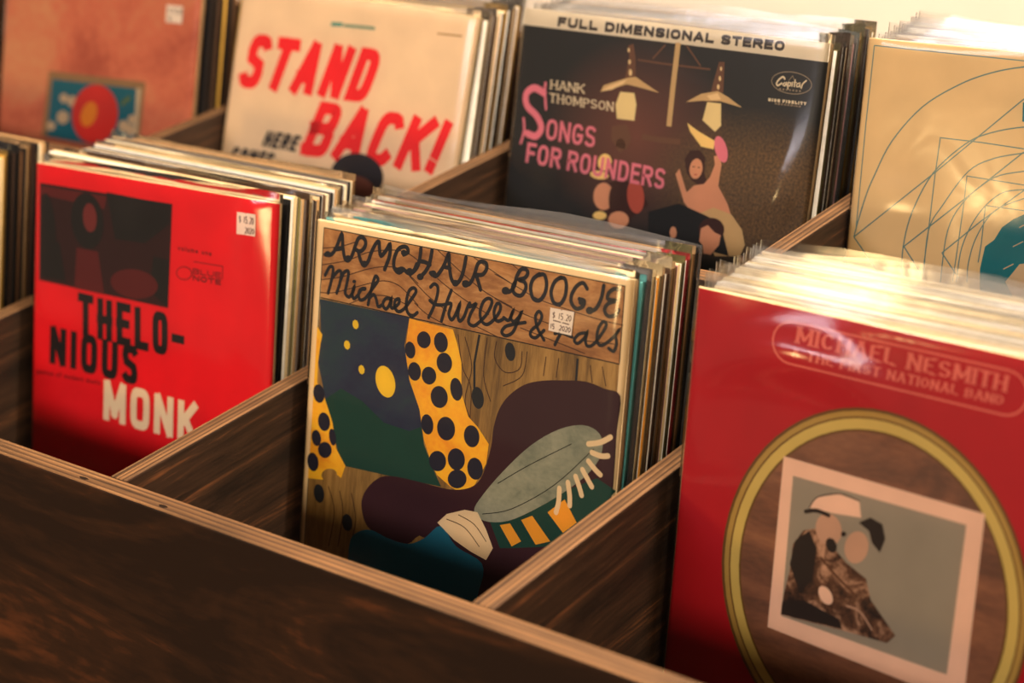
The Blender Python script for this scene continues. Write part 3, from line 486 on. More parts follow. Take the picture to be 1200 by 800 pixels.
('s',2,'ink_dim',0,0,4,28,[6738,1697,6759,1674,6794,1674,6806,1685,6809,1756]),
('s',2,'ink_dim',0,0,4,28,[6864,1706,6954,1704,6954,1704,6942,1682,6919,1672,6896,1678,6882,1697,6884,1721,6901,1738,6926,1742,6960,1721]),
('s',2,'ink_dim',0,1,4,28,[7203,1703,7195,1682,7176,1670,7153,1670,7135,1683,7130,1704,7138,1724,7156,1737,7179,1737,7197,1724]),
('s',2,'ink_dim',0,0,4,28,[7278,1748,7274,1667,7328,1666,7342,1683,7345,1747]),
('s',2,'ink_dim',0,0,4,28,[7399,1698,7488,1696,7488,1695,7476,1674,7454,1664,7430,1670,7417,1689,7419,1713,7436,1730,7460,1733,7494,1713]),
('p',2,'ink_dim',0,0,[6775,2353,6760,2396,6731,2438,6687,2476,6632,2509,6568,2535,6497,2553,6425,2561,6354,2560,6288,2549,6230,2529,6183,2501,6150,2466,6132,2426,6131,2383,6145,2340,6176,2298,6220,2260,6276,2227,6340,2201,6411,2183,6483,2175,6554,2177,6619,2188,6677,2208,6723,2236,6756,2271,6773,2310]),
('p',3,'red_print',0,0,[6734,2355,6722,2391,6696,2427,6658,2459,6610,2488,6554,2510,6493,2525,6429,2532,6367,2531,6309,2522,6259,2505,6218,2481,6189,2452,6173,2418,6172,2382,6184,2345,6211,2309,6249,2276,6298,2248,6354,2226,6415,2211,6479,2204,6541,2205,6598,2215,6648,2232,6689,2256,6717,2285,6733,2318]),
('s',2,'ink_dim',0,0,0,25,[6812,1996,7958,1962,7952,2325]),
('s',2,'ink_dim',0,0,5,34,[6814,2330,6807,2191,6919,2188,6919,2188,6962,2189,6993,2194,7014,2202,7022,2215,7015,2227,6996,2237,6964,2244,6922,2247,6790,2251]),
('s',2,'ink_dim',0,0,5,34,[6922,2247,6922,2247,6969,2248,7005,2254,7027,2263,7036,2277,7029,2290,7007,2301,6972,2309,6926,2312,6793,2316]),
('s',2,'ink_dim',0,0,5,34,[7111,2168,7117,2307,7325,2300]),
('s',2,'ink_dim',0,0,5,34,[7377,2161,7382,2249,7388,2266,7403,2279,7428,2289,7459,2294,7499,2295,7538,2292,7568,2285,7592,2274,7606,2260,7610,2243,7605,2154]),
('s',2,'ink_dim',0,0,5,33,[7894,2160,7685,2166,7691,2290,7901,2284]),
('s',2,'ink_dim',0,0,5,33,[7668,2226,7869,2220]),
('s',2,'ink_dim',0,0,6,45,[6830,2518,6822,2365]),
('s',2,'ink_dim',0,0,6,45,[6815,2372,7049,2504]),
('s',2,'ink_dim',0,0,6,45,[7041,2511,7033,2358]),
('s',2,'ink_dim',0,1,6,45,[7340,2426,7334,2406,7320,2391,7297,2379,7268,2373,7232,2371,7196,2375,7168,2383,7147,2396,7134,2412,7130,2432,7136,2452,7150,2467,7173,2478,7202,2485,7238,2486,7274,2483,7302,2474,7323,2462,7336,2445]),
('s',2,'ink_dim',0,0,6,45,[7403,2366,7643,2359]),
('s',2,'ink_dim',0,0,6,45,[7522,2344,7530,2496]),
('s',2,'ink_dim',0,0,6,45,[7904,2351,7709,2357,7714,2471,7910,2465]),
('s',2,'ink_dim',0,0,6,44,[7685,2413,7882,2406]),
('s',2,'ink_dim',0,1,7,32,[291,6248,283,6226,264,6213,241,6214,223,6229,217,6252,225,6275,243,6288,266,6287,284,6271]),
('s',2,'ink_dim',0,0,7,32,[289,6196,292,6300,263,6328,210,6312]),
('s',2,'ink_dim',0,0,7,32,[349,6242,443,6237,442,6236,431,6213,409,6203,385,6210,370,6232,372,6258,389,6277,414,6279,450,6254]),
('s',2,'ink_dim',0,0,7,32,[522,6287,519,6196,574,6193,588,6212,590,6283]),
('s',2,'ink_dim',0,0,7,32,[668,6279,665,6175]),
('s',2,'ink_dim',0,0,7,32,[665,6169,664,6130]),
('s',2,'ink_dim',0,0,7,32,[742,6171,745,6242,765,6260,832,6238]),
('s',2,'ink_dim',0,0,7,32,[810,6167,813,6270]),
('s',2,'ink_dim',0,0,7,32,[961,6189,931,6175,911,6175,895,6183,889,6195,952,6230,946,6242,930,6250,910,6250,880,6236]),
('s',2,'ink_dim',0,1,7,32,[1202,6197,1194,6174,1176,6161,1153,6163,1136,6178,1129,6201,1137,6223,1156,6236,1178,6235,1196,6220]),
('s',2,'ink_dim',0,0,7,32,[1293,6243,1289,6127,1296,6101,1336,6099]),
('s',2,'ink_dim',0,0,7,32,[1258,6155,1334,6151]),
('s',2,'ink_dim',0,0,7,32,[1498,6231,1495,6142,1540,6139,1552,6151,1554,6228]),
('s',2,'ink_dim',0,0,7,31,[1542,6164,1563,6138,1597,6136,1608,6148,1611,6225]),
('s',2,'ink_dim',0,1,7,31,[1757,6165,1749,6143,1731,6130,1709,6131,1691,6146,1685,6169,1693,6191,1711,6204,1733,6203,1751,6188]),
('s',2,'ink_dim',0,1,7,31,[1904,6157,1896,6135,1878,6122,1856,6123,1839,6138,1833,6161,1840,6183,1858,6196,1881,6195,1898,6180]),
('s',2,'ink_dim',0,0,7,31,[1901,6055,1906,6208]),
('s',2,'ink_dim',0,0,7,31,[1961,6151,2051,6146,2050,6145,2040,6122,2018,6112,1995,6120,1981,6141,1983,6167,1999,6185,2023,6188,2058,6163]),
('s',2,'ink_dim',0,0,7,31,[2128,6195,2124,6093]),
('s',2,'ink_dim',0,0,7,31,[2116,6144,2145,6105,2184,6103]),
('s',2,'ink_dim',0,0,7,31,[2243,6189,2240,6100,2293,6097,2307,6115,2309,6185]),
('s',2,'ink_dim',0,0,7,31,[2482,6175,2479,6086,2523,6084,2534,6096,2537,6172]),
('s',2,'ink_dim',0,0,7,31,[2524,6108,2545,6083,2578,6081,2590,6093,2592,6169]),
('s',2,'ink_dim',0,0,7,31,[2663,6063,2666,6133,2686,6151,2749,6129]),
('s',2,'ink_dim',0,0,7,31,[2728,6060,2732,6161]),
('s',2,'ink_dim',0,0,7,31,[2873,6081,2844,6067,2825,6068,2809,6075,2803,6087,2865,6122,2859,6133,2843,6141,2824,6141,2796,6128]),
('s',2,'ink_dim',0,0,7,31,[2940,6149,2936,6048]),
('s',2,'ink_dim',0,0,7,31,[2936,6042,2935,6004]),
('s',2,'ink_dim',0,0,7,31,[3079,6072,3049,6055,3031,6058,3017,6073,3012,6094,3018,6115,3033,6128,3052,6129,3083,6108]),
],
'nes': [
('s',2,'rose_ink',0,0,1,95,[2636,725,2661,423]),
('s',2,'rose_ink',0,0,1,32,[2561,745,2708,746]),
('s',2,'rose_ink',0,0,1,32,[2589,402,2736,403]),
('s',2,'rose_ink',0,0,1,88,[2672,423,2802,681]),
('s',2,'rose_ink',0,0,1,32,[2602,402,2749,404]),
('s',2,'rose_ink',0,0,1,63,[2970,426,2798,681]),
('s',2,'rose_ink',0,0,1,32,[2896,405,3042,406]),
('s',2,'rose_ink',0,0,1,95,[2957,726,2980,425]),
('s',2,'rose_ink',0,0,1,32,[2882,746,3028,747]),
('s',2,'rose_ink',0,0,1,32,[2909,405,3055,406]),
('s',2,'rose_ink',0,0,1,94,[3104,727,3127,427]),
('s',2,'rose_ink',0,0,1,32,[3029,747,3175,747]),
('s',2,'rose_ink',0,0,1,32,[3056,406,3201,407]),
('s',2,'rose_ink',0,0,1,79,[3484,486,3450,449]),
('s',2,'rose_ink',0,0,1,60,[3456,453,3411,433]),
('s',2,'rose_ink',0,0,1,36,[3419,435,3366,434]),
('s',2,'rose_ink',0,0,1,45,[3374,433,3325,452]),
('s',2,'rose_ink',0,0,1,57,[3332,448,3293,485]),
('s',2,'rose_ink',0,0,1,64,[3298,478,3271,529]),
('s',2,'rose_ink',0,0,1,94,[3273,521,3261,581]),
('s',2,'rose_ink',0,0,1,94,[3261,574,3265,634]),
('s',2,'rose_ink',0,0,1,89,[3263,627,3282,677]),
('s',2,'rose_ink',0,0,1,79,[3279,671,3312,708]),
('s',2,'rose_ink',0,0,1,61,[3306,704,3351,724]),
('s',2,'rose_ink',0,0,1,36,[3344,722,3397,722]),
('s',2,'rose_ink',0,0,1,45,[3389,724,3437,704]),
('s',2,'rose_ink',0,0,1,57,[3431,709,3470,672]),
('s',2,'rose_ink',0,0,1,93,[3634,729,3656,431]),
('s',2,'rose_ink',0,0,1,31,[3561,749,3704,749]),
('s',2,'rose_ink',0,0,1,31,[3586,411,3729,412]),
('s',2,'rose_ink',0,0,1,93,[3871,730,3893,433]),
('s',2,'rose_ink',0,0,1,31,[3798,749,3941,750]),
('s',2,'rose_ink',0,0,1,31,[3823,413,3965,414]),
('s',2,'rose_ink',0,0,1,36,[3641,580,3886,581]),
('s',2,'rose_ink',0,0,1,63,[4013,730,4156,435]),
('s',2,'rose_ink',0,0,1,31,[3942,750,4083,750]),
('s',2,'rose_ink',0,0,1,31,[4085,415,4226,416]),
('s',2,'rose_ink',0,0,1,88,[4274,731,4173,435]),
('s',2,'rose_ink',0,0,1,31,[4201,751,4341,751]),
('s',2,'rose_ink',0,0,1,31,[4106,415,4246,416]),
('s',2,'rose_ink',0,0,1,35,[4068,646,4231,647]),
('s',2,'rose_ink',0,0,1,35,[4637,443,4430,441]),
('s',2,'rose_ink',0,0,1,92,[4434,437,4414,732]),
('s',2,'rose_ink',0,0,1,35,[4410,728,4618,729]),
('s',2,'rose_ink',0,0,1,30,[4565,419,4704,420]),
('s',2,'rose_ink',0,0,1,31,[4543,752,4682,752]),
('s',2,'rose_ink',0,0,1,35,[4421,579,4598,580]),
('s',2,'rose_ink',0,0,1,91,[4773,440,4754,733]),
('s',2,'rose_ink',0,0,1,35,[4750,729,4950,730]),
('s',2,'rose_ink',0,0,1,30,[4705,420,4843,421]),
('s',2,'rose_ink',0,0,1,30,[4876,753,5014,753]),
('s',2,'rose_ink',0,0,1,90,[5285,735,5303,444]),
('s',2,'rose_ink',0,0,1,30,[5216,754,5352,755]),
('s',2,'rose_ink',0,0,1,30,[5237,425,5373,426]),
('s',2,'rose_ink',0,0,1,79,[5313,445,5513,735]),
('s',2,'rose_ink',0,0,1,30,[5249,425,5384,426]),
('s',2,'rose_ink',0,0,1,30,[5442,755,5577,755]),
('s',2,'rose_ink',0,0,1,89,[5522,736,5540,446]),
('s',2,'rose_ink',0,0,1,30,[5453,755,5589,755]),
('s',2,'rose_ink',0,0,1,30,[5474,427,5608,428]),
('s',2,'rose_ink',0,0,1,34,[5871,453,5672,451]),
('s',2,'rose_ink',0,0,1,89,[5676,447,5658,736]),
('s',2,'rose_ink',0,0,1,34,[5655,733,5854,733]),
('s',2,'rose_ink',0,0,1,30,[5802,429,5935,430]),
('s',2,'rose_ink',0,0,1,30,[5782,756,5916,756]),
('s',2,'rose_ink',0,0,1,34,[5664,586,5834,587]),
('s',2,'rose_ink',0,0,1,68,[6202,491,6172,467]),
('s',2,'rose_ink',0,0,1,52,[6179,471,6138,457]),
('s',2,'rose_ink',0,0,1,38,[6145,458,6095,454]),
('s',2,'rose_ink',0,0,1,35,[6103,454,6056,461]),
('s',2,'rose_ink',0,0,1,44,[6063,459,6024,477]),
('s',2,'rose_ink',0,0,1,54,[6030,473,6003,500]),
('s',2,'rose_ink',0,0,1,62,[6007,493,5996,527]),
('s',2,'rose_ink',0,0,1,83,[5996,520,6022,577]),
('s',2,'rose_ink',0,0,1,47,[6017,573,6184,615]),
('s',2,'rose_ink',0,0,1,82,[6179,611,6204,668]),
('s',2,'rose_ink',0,0,1,61,[6204,661,6193,695]),
('s',2,'rose_ink',0,0,1,54,[6197,689,6170,716]),
('s',2,'rose_ink',0,0,1,44,[6176,712,6137,730]),
('s',2,'rose_ink',0,0,1,35,[6144,727,6098,735]),
('s',2,'rose_ink',0,0,1,38,[6105,734,6055,731]),
('s',2,'rose_ink',0,0,1,52,[6062,732,6022,718]),
('s',2,'rose_ink',0,0,1,68,[6028,722,5998,698]),
('s',2,'rose_ink',0,0,1,88,[6332,739,6348,453]),
('s',2,'rose_ink',0,0,1,29,[6265,758,6397,758]),
('s',2,'rose_ink',0,0,1,29,[6283,433,6414,435]),
('s',2,'rose_ink',0,0,1,81,[6357,453,6479,697]),
('s',2,'rose_ink',0,0,1,29,[6294,433,6426,435]),
('s',2,'rose_ink',0,0,1,58,[6624,455,6476,697]),
('s',2,'rose_ink',0,0,1,29,[6558,436,6688,437]),
('s',2,'rose_ink',0,0,1,87,[6618,740,6633,455]),
('s',2,'rose_ink',0,0,1,29,[6552,759,6683,759]),
('s',2,'rose_ink',0,0,1,29,[6569,436,6699,437]),
('s',2,'rose_ink',0,0,1,87,[6750,740,6765,456]),
('s',2,'rose_ink',0,0,1,29,[6684,759,6814,759]),
('s',2,'rose_ink',0,0,1,29,[6701,437,6830,438]),
('s',2,'rose_ink',0,0,1,33,[6891,461,7101,463]),
('s',2,'rose_ink',0,0,1,29,[6831,438,6961,439]),
('s',2,'rose_ink',0,0,1,29,[7034,440,7163,441]),
('s',2,'rose_ink',0,0,1,87,[6997,458,6982,741]),
('s',2,'rose_ink',0,0,1,29,[6933,439,7062,440]),
('s',2,'rose_ink',0,0,1,29,[6917,760,7046,760]),
('s',2,'rose_ink',0,0,1,86,[7213,742,7227,460]),
('s',2,'rose_ink',0,0,1,29,[7148,761,7276,761]),
('s',2,'rose_ink',0,0,1,29,[7164,441,7292,442]),
('s',2,'rose_ink',0,0,1,85,[7425,743,7439,462]),
('s',2,'rose_ink',0,0,1,29,[7361,761,7488,762]),
('s',2,'rose_ink',0,0,1,29,[7376,443,7503,444]),
('s',2,'rose_ink',0,0,1,33,[7216,601,7435,602]),
('s',2,'rose_ink',0,0,2,51,[2708,1074,2590,941]),
('s',2,'rose_ink',0,0,2,31,[2588,945,2598,941]),
('s',2,'rose_ink',0,0,2,59,[2594,946,2595,918]),
('s',2,'rose_ink',0,0,2,39,[2592,925,2613,903]),
('s',2,'rose_ink',0,0,2,28,[2606,907,2638,899]),
('s',2,'rose_ink',0,0,2,35,[2630,899,2661,907]),
('s',2,'rose_ink',0,0,2,52,[2654,903,2671,924]),
('s',2,'rose_ink',0,0,2,59,[2669,918,2666,946]),
('s',2,'rose_ink',0,0,2,36,[2670,939,2568,1015]),
('s',2,'rose_ink',0,0,2,34,[2575,1010,2563,1017]),
('s',2,'rose_ink',0,0,2,42,[2569,1012,2556,1037]),
('s',2,'rose_ink',0,0,2,58,[2557,1030,2563,1056]),
('s',2,'rose_ink',0,0,2,47,[2559,1050,2583,1068]),
('s',2,'rose_ink',0,0,2,34,[2576,1065,2612,1073]),
('s',2,'rose_ink',0,0,2,24,[2604,1073,2644,1069]),
('s',2,'rose_ink',0,0,2,31,[2636,1071,2669,1057]),
('s',2,'rose_ink',0,0,2,41,[2663,1062,2714,982]),
('s',2,'rose_ink',0,0,2,25,[2941,899,3086,898]),
('s',2,'rose_ink',0,0,2,22,[2901,884,2992,884]),
('s',2,'rose_ink',0,0,2,22,[3038,883,3128,883]),
('s',2,'rose_ink',0,0,2,59,[3014,894,3001,1073]),
('s',2,'rose_ink',0,0,2,22,[2970,884,3060,883]),
('s',2,'rose_ink',0,0,2,23,[2955,1085,3046,1084]),
('s',2,'rose_ink',0,0,2,59,[3163,1072,3176,894]),
('s',2,'rose_ink',0,0,2,22,[3118,1083,3208,1083]),
('s',2,'rose_ink',0,0,2,22,[3132,883,3222,882]),
('s',2,'rose_ink',0,0,2,58,[3307,1071,3319,893]),
('s',2,'rose_ink',0,0,2,22,[3261,1082,3351,1081]),
('s',2,'rose_ink',0,0,2,22,[3275,882,3365,882]),
('s',2,'rose_ink',0,0,2,25,[3166,983,3317,982]),
('s',2,'rose_ink',0,0,2,25,[3539,896,3408,896]),
('s',2,'rose_ink',0,0,2,58,[3413,892,3400,1070]),
('s',2,'rose_ink',0,0,2,25,[3396,1066,3527,1065]),
('s',2,'rose_ink',0,0,2,22,[3492,881,3581,881]),
('s',2,'rose_ink',0,0,2,22,[3478,1081,3567,1080]),
('s',2,'rose_ink',0,0,2,25,[3403,978,3515,977]),
('s',2,'rose_ink',0,0,2,25,[3880,894,3753,894]),
('s',2,'rose_ink',0,0,2,58,[3757,891,3745,1068]),
('s',2,'rose_ink',0,0,2,22,[3833,880,3921,879]),
('s',2,'rose_ink',0,0,2,22,[3700,1079,3789,1078]),
('s',2,'rose_ink',0,0,2,25,[3747,979,3856,978]),
('s',2,'rose_ink',0,0,2,58,[3956,1066,3968,890]),
('s',2,'rose_ink',0,0,2,22,[3911,1077,3999,1076]),
('s',2,'rose_ink',0,0,2,22,[3924,879,4012,879]),
('s',2,'rose_ink',0,0,2,57,[4047,1065,4059,889]),
('s',2,'rose_ink',0,0,2,25,[4055,893,4135,893]),
('s',2,'rose_ink',0,0,2,29,[4127,892,4163,896]),
('s',2,'rose_ink',0,0,2,37,[4156,894,4185,905]),
('s',2,'rose_ink',0,0,2,47,[4179,902,4198,920]),
('s',2,'rose_ink',0,0,2,56,[4195,914,4201,938]),
('s',2,'rose_ink',0,0,2,41,[4201,931,4192,955]),
('s',2,'rose_ink',0,0,2,36,[4197,948,4175,967]),
('s',2,'rose_ink',0,0,2,29,[4181,963,4150,975]),
('s',2,'rose_ink',0,0,2,24,[4158,973,4121,977]),
('s',2,'rose_ink',0,0,2,25,[4129,977,4049,977]),
('s',2,'rose_ink',0,0,2,22,[4003,1076,4091,1076]),
('s',2,'rose_ink',0,0,2,50,[4123,974,4194,1063]),
('s',2,'rose_ink',0,0,2,22,[4147,1075,4234,1075]),
('s',2,'rose_ink',0,0,2,45,[4420,914,4400,898]),
('s',2,'rose_ink',0,0,2,35,[4406,901,4378,892]),
('s',2,'rose_ink',0,0,2,27,[4385,893,4351,891]),
('s',2,'rose_ink',0,0,2,25,[4359,891,4326,896]),
('s',2,'rose_ink',0,0,2,30,[4334,894,4306,906]),
('s',2,'rose_ink',0,0,2,36,[4313,902,4293,920]),
('s',2,'rose_ink',0,0,2,41,[4297,914,4289,937]),
('s',2,'rose_ink',0,0,2,54,[4289,930,4306,967]),
('s',2,'rose_ink',0,0,2,33,[4301,963,4409,988]),
('s',2,'rose_ink',0,0,2,54,[4404,983,4421,1020]),
('s',2,'rose_ink',0,0,2,41,[4421,1013,4413,1037]),
('s',2,'rose_ink',0,0,2,36,[4417,1030,4398,1049]),
('s',2,'rose_ink',0,0,2,30,[4404,1044,4377,1057]),
('s',2,'rose_ink',0,0,2,25,[4384,1054,4351,1060]),
('s',2,'rose_ink',0,0,2,27,[4359,1059,4325,1057]),
('s',2,'rose_ink',0,0,2,35,[4332,1059,4304,1050]),
('s',2,'rose_ink',0,0,2,45,[4310,1053,4290,1037]),
('s',2,'rose_ink',0,0,2,24,[4514,891,4652,890]),
('s',2,'rose_ink',0,0,2,22,[4475,876,4562,876]),
('s',2,'rose_ink',0,0,2,22,[4606,876,4692,875]),
('s',2,'rose_ink',0,0,2,57,[4583,887,4572,1061]),
('s',2,'rose_ink',0,0,2,22,[4540,876,4627,876]),
('s',2,'rose_ink',0,0,2,22,[4528,1072,4615,1072]),
('s',2,'rose_ink',0,0,2,56,[4852,1059,4863,885]),
('s',2,'rose_ink',0,0,2,22,[4809,1070,4894,1069]),
('s',2,'rose_ink',0,0,2,22,[4820,875,4906,874]),
('s',2,'rose_ink',0,0,2,50,[4868,886,4991,1057]),
('s',2,'rose_ink',0,0,2,22,[4828,875,4913,874]),
('s',2,'rose_ink',0,0,2,22,[4945,1069,5031,1068]),
('s',2,'rose_ink',0,0,2,56,[4996,1058,5006,884]),
('s',2,'rose_ink',0,0,2,22,[4952,1069,5038,1068]),
('s',2,'rose_ink',0,0,2,21,[4964,874,5049,874]),
('s',2,'rose_ink',0,0,2,40,[5083,1057,5165,884]),
('s',2,'rose_ink',0,0,2,21,[5041,1068,5126,1068]),
('s',2,'rose_ink',0,0,2,21,[5121,873,5206,873]),
('s',2,'rose_ink',0,0,2,54,[5235,1056,5174,884]),
('s',2,'rose_ink',0,0,2,21,[5191,1067,5276,1066]),
('s',2,'rose_ink',0,0,2,21,[5133,873,5218,873]),
('s',2,'rose_ink',0,0,2,24,[5113,1007,5211,1006]),
('s',2,'rose_ink',0,0,2,24,[5328,887,5462,886]),
('s',2,'rose_ink',0,0,2,21,[5290,872,5374,872]),
('s',2,'rose_ink',0,0,2,21,[5417,872,5501,871]),
('s',2,'rose_ink',0,0,2,56,[5395,883,5386,1055]),
('s',2,'rose_ink',0,0,2,21,[5354,872,5438,872]),
('s',2,'rose_ink',0,0,2,21,[5343,1066,5427,1065]),
('s',2,'rose_ink',0,0,2,55,[5537,1054,5546,882]),
('s',2,'rose_ink',0,0,2,21,[5494,1065,5578,1064]),
('s',2,'rose_ink',0,0,2,21,[5505,871,5588,871]),
('s',2,'rose_ink',0,0,2,55,[5769,970,5766,936]),
('s',2,'rose_ink',0,0,2,53,[5768,943,5757,914]),
('s',2,'rose_ink',0,0,2,48,[5760,920,5742,897]),
('s',2,'rose_ink',0,0,2,40,[5747,901,5722,887]),
('s',2,'rose_ink',0,0,2,29,[5729,889,5699,884]),
('s',2,'rose_ink',0,0,2,24,[5707,884,5676,889]),
('s',2,'rose_ink',0,0,2,31,[5683,887,5656,902]),
('s',2,'rose_ink',0,0,2,36,[5662,897,5641,920]),
('s',2,'rose_ink',0,0,2,39,[5646,914,5631,944]),
('s',2,'rose_ink',0,0,2,55,[5634,937,5628,971]),
('s',2,'rose_ink',0,0,2,55,[5628,964,5630,998]),
('s',2,'rose_ink',0,0,2,53,[5629,991,5640,1020]),
('s',2,'rose_ink',0,0,2,48,[5636,1014,5655,1037]),
('s',2,'rose_ink',0,0,2,40,[5650,1033,5674,1047]),
('s',2,'rose_ink',0,0,2,29,[5668,1045,5698,1050]),
('s',2,'rose_ink',0,0,2,24,[5690,1050,5721,1044]),
('s',2,'rose_ink',0,0,2,31,[5714,1047,5740,1032]),
('s',2,'rose_ink',0,0,2,36,[5734,1037,5756,1013]),
('s',2,'rose_ink',0,0,2,39,[5751,1019,5765,990]),
('s',2,'rose_ink',0,0,2,55,[5763,997,5769,963]),
('s',2,'rose_ink',0,0,2,55,[5850,1052,5859,880]),
('s',2,'rose_ink',0,0,2,21,[5808,1062,5891,1062]),
('s',2,'rose_ink',0,0,2,21,[5818,870,5901,870]),
('s',2,'rose_ink',0,0,2,49,[5864,881,5985,1050]),
('s',2,'rose_ink',0,0,2,21,[5825,870,5908,870]),
('s',2,'rose_ink',0,0,2,21,[5941,1061,6023,1061]),
('s',2,'rose_ink',0,0,2,55,[5989,1050,5998,880]),
('s',2,'rose_ink',0,0,2,21,[5948,1061,6030,1061]),
('s',2,'rose_ink',0,0,2,21,[5958,869,6040,869]),
('s',2,'rose_ink',0,0,2,39,[6074,1050,6152,879]),
('s',2,'rose_ink',0,0,2,21,[6034,1061,6116,1060]),
('s',2,'rose_ink',0,0,2,21,[6110,869,6192,868]),
('s',2,'rose_ink',0,0,2,52,[6222,1048,6161,879]),
('s',2,'rose_ink',0,0,2,21,[6179,1059,6261,1059]),
('s',2,'rose_ink',0,0,2,21,[6122,868,6204,868]),
('s',2,'rose_ink',0,0,2,24,[6103,1000,6198,1000]),
('s',2,'rose_ink',0,0,2,55,[6314,878,6306,1048]),
('s',2,'rose_ink',0,0,2,23,[6302,1044,6419,1044]),
('s',2,'rose_ink',0,0,2,21,[6274,868,6356,867]),
('s',2,'rose_ink',0,0,2,21,[6374,1058,6456,1057]),
('s',2,'rose_ink',0,0,2,54,[6619,1046,6627,876]),
('s',2,'rose_ink',0,0,2,23,[6623,880,6695,880]),
('s',2,'rose_ink',0,0,2,27,[6688,879,6718,883]),
('s',2,'rose_ink',0,0,2,36,[6711,881,6736,892]),
('s',2,'rose_ink',0,0,2,46,[6730,888,6746,905]),
('s',2,'rose_ink',0,0,2,53,[6743,899,6748,922]),
('s',2,'rose_ink',0,0,2,39,[6748,915,6741,937]),
('s',2,'rose_ink',0,0,2,34,[6745,931,6727,949]),
('s',2,'rose_ink',0,0,2,28,[6733,945,6707,956]),
('s',2,'rose_ink',0,0,2,23,[6715,954,6684,958]),
('s',2,'rose_ink',0,0,2,23,[6691,957,6619,958]),
('s',2,'rose_ink',0,0,2,21,[6578,1056,6659,1056]),
('s',2,'rose_ink',0,0,2,27,[6684,957,6717,961]),
('s',2,'rose_ink',0,0,2,36,[6710,959,6737,970]),
('s',2,'rose_ink',0,0,2,45,[6731,966,6749,985]),
('s',2,'rose_ink',0,0,2,53,[6745,979,6751,1002]),
('s',2,'rose_ink',0,0,2,39,[6751,995,6743,1019]),
('s',2,'rose_ink',0,0,2,34,[6747,1013,6728,1032]),
('s',2,'rose_ink',0,0,2,28,[6734,1028,6706,1040]),
('s',2,'rose_ink',0,0,2,23,[6713,1038,6680,1042]),
('s',2,'rose_ink',0,0,2,23,[6687,1042,6615,1042]),
('s',2,'rose_ink',0,0,2,21,[6578,1056,6659,1056]),
('s',2,'rose_ink',0,0,2,38,[6830,1044,6906,875]),
('s',2,'rose_ink',0,0,2,21,[6791,1055,6872,1054]),
('s',2,'rose_ink',0,0,2,21,[6865,865,6945,865]),
('s',2,'rose_ink',0,0,2,52,[6975,1043,6915,875]),
('s',2,'rose_ink',0,0,2,21,[6933,1054,7013,1053]),
('s',2,'rose_ink',0,0,2,21,[6876,865,6957,864]),
('s',2,'rose_ink',0,0,2,23,[6859,995,6951,994]),
('s',2,'rose_ink',0,0,2,54,[7057,1042,7064,874]),
('s',2,'rose_ink',0,0,2,20,[7016,1053,7096,1052]),
('s',2,'rose_ink',0,0,2,20,[7025,864,7105,864]),
('s',2,'rose_ink',0,0,2,48,[7069,875,7186,1041]),
('s',2,'rose_ink',0,0,2,20,[7031,864,7111,864]),
('s',2,'rose_ink',0,0,2,20,[7144,1052,7223,1051]),
('s',2,'rose_ink',0,0,2,53,[7191,1041,7198,874]),
('s',2,'rose_ink',0,0,2,20,[7150,1052,7230,1051]),
('s',2,'rose_ink',0,0,2,20,[7159,864,7238,863]),
('s',2,'rose_ink',0,0,2,53,[7273,1041,7281,873]),
('s',2,'rose_ink',0,0,2,23,[7277,877,7336,876]),
('s',2,'rose_ink',0,0,2,28,[7329,876,7361,881]),
('s',2,'rose_ink',0,0,2,37,[7355,878,7382,892]),
('s',2,'rose_ink',0,0,2,45,[7377,888,7397,910]),
('s',2,'rose_ink',0,0,2,50,[7394,905,7406,933]),
('s',2,'rose_ink',0,0,2,53,[7404,926,7408,959]),
('s',2,'rose_ink',0,0,2,53,[7408,953,7402,986]),
('s',2,'rose_ink',0,0,2,37,[7404,979,7389,1008]),
('s',2,'rose_ink',0,0,2,34,[7394,1002,7371,1024]),
('s',2,'rose_ink',0,0,2,29,[7377,1020,7348,1034]),
('s',2,'rose_ink',0,0,2,23,[7355,1032,7322,1037]),
('s',2,'rose_ink',0,0,2,23,[7329,1037,7270,1037]),
('s',2,'rose_ink',0,1,0,42,[2494,322,2351,345,2223,410,2121,512,2055,640,2033,783,2055,925,2121,1053,2223,1155,2351,1221,2494,1243,7457,1243,7599,1221,7728,1155,7830,1053,7895,925,7917,783,7895,640,7830,512,7728,410,7599,345,7457,322]),
('p',2,'gold_dark',0,0,[8620,5750,8602,6142,8549,6530,8462,6911,8341,7281,8187,7636,8001,7972,7787,8288,7545,8578,7278,8842,6989,9076,6680,9278,6354,9446,6015,9578,5666,9673,5310,9731,4950,9750,4590,9731,4234,9673,3885,9578,3546,9446,3220,9278,2911,9076,2622,8842,2355,8578,2113,8288,1899,7972,1713,7636,1559,7281,1438,6911,1351,6530,1298,6142,1280,5750,1298,5358,1351,4970,1438,4589,1559,4219,1713,3864,1899,3528,2113,3212,2355,2922,2622,2658,2911,2424,3220,2222,3546,2054,3885,1922,4234,1827,4590,1769,4950,1750,5310,1769,5666,1827,6015,1922,6354,2054,6680,2222,6989,2424,7278,2658,7545,2922,7787,3212,8001,3528,8187,3864,8341,4219,8462,4589,8549,4970,8602,5358]),
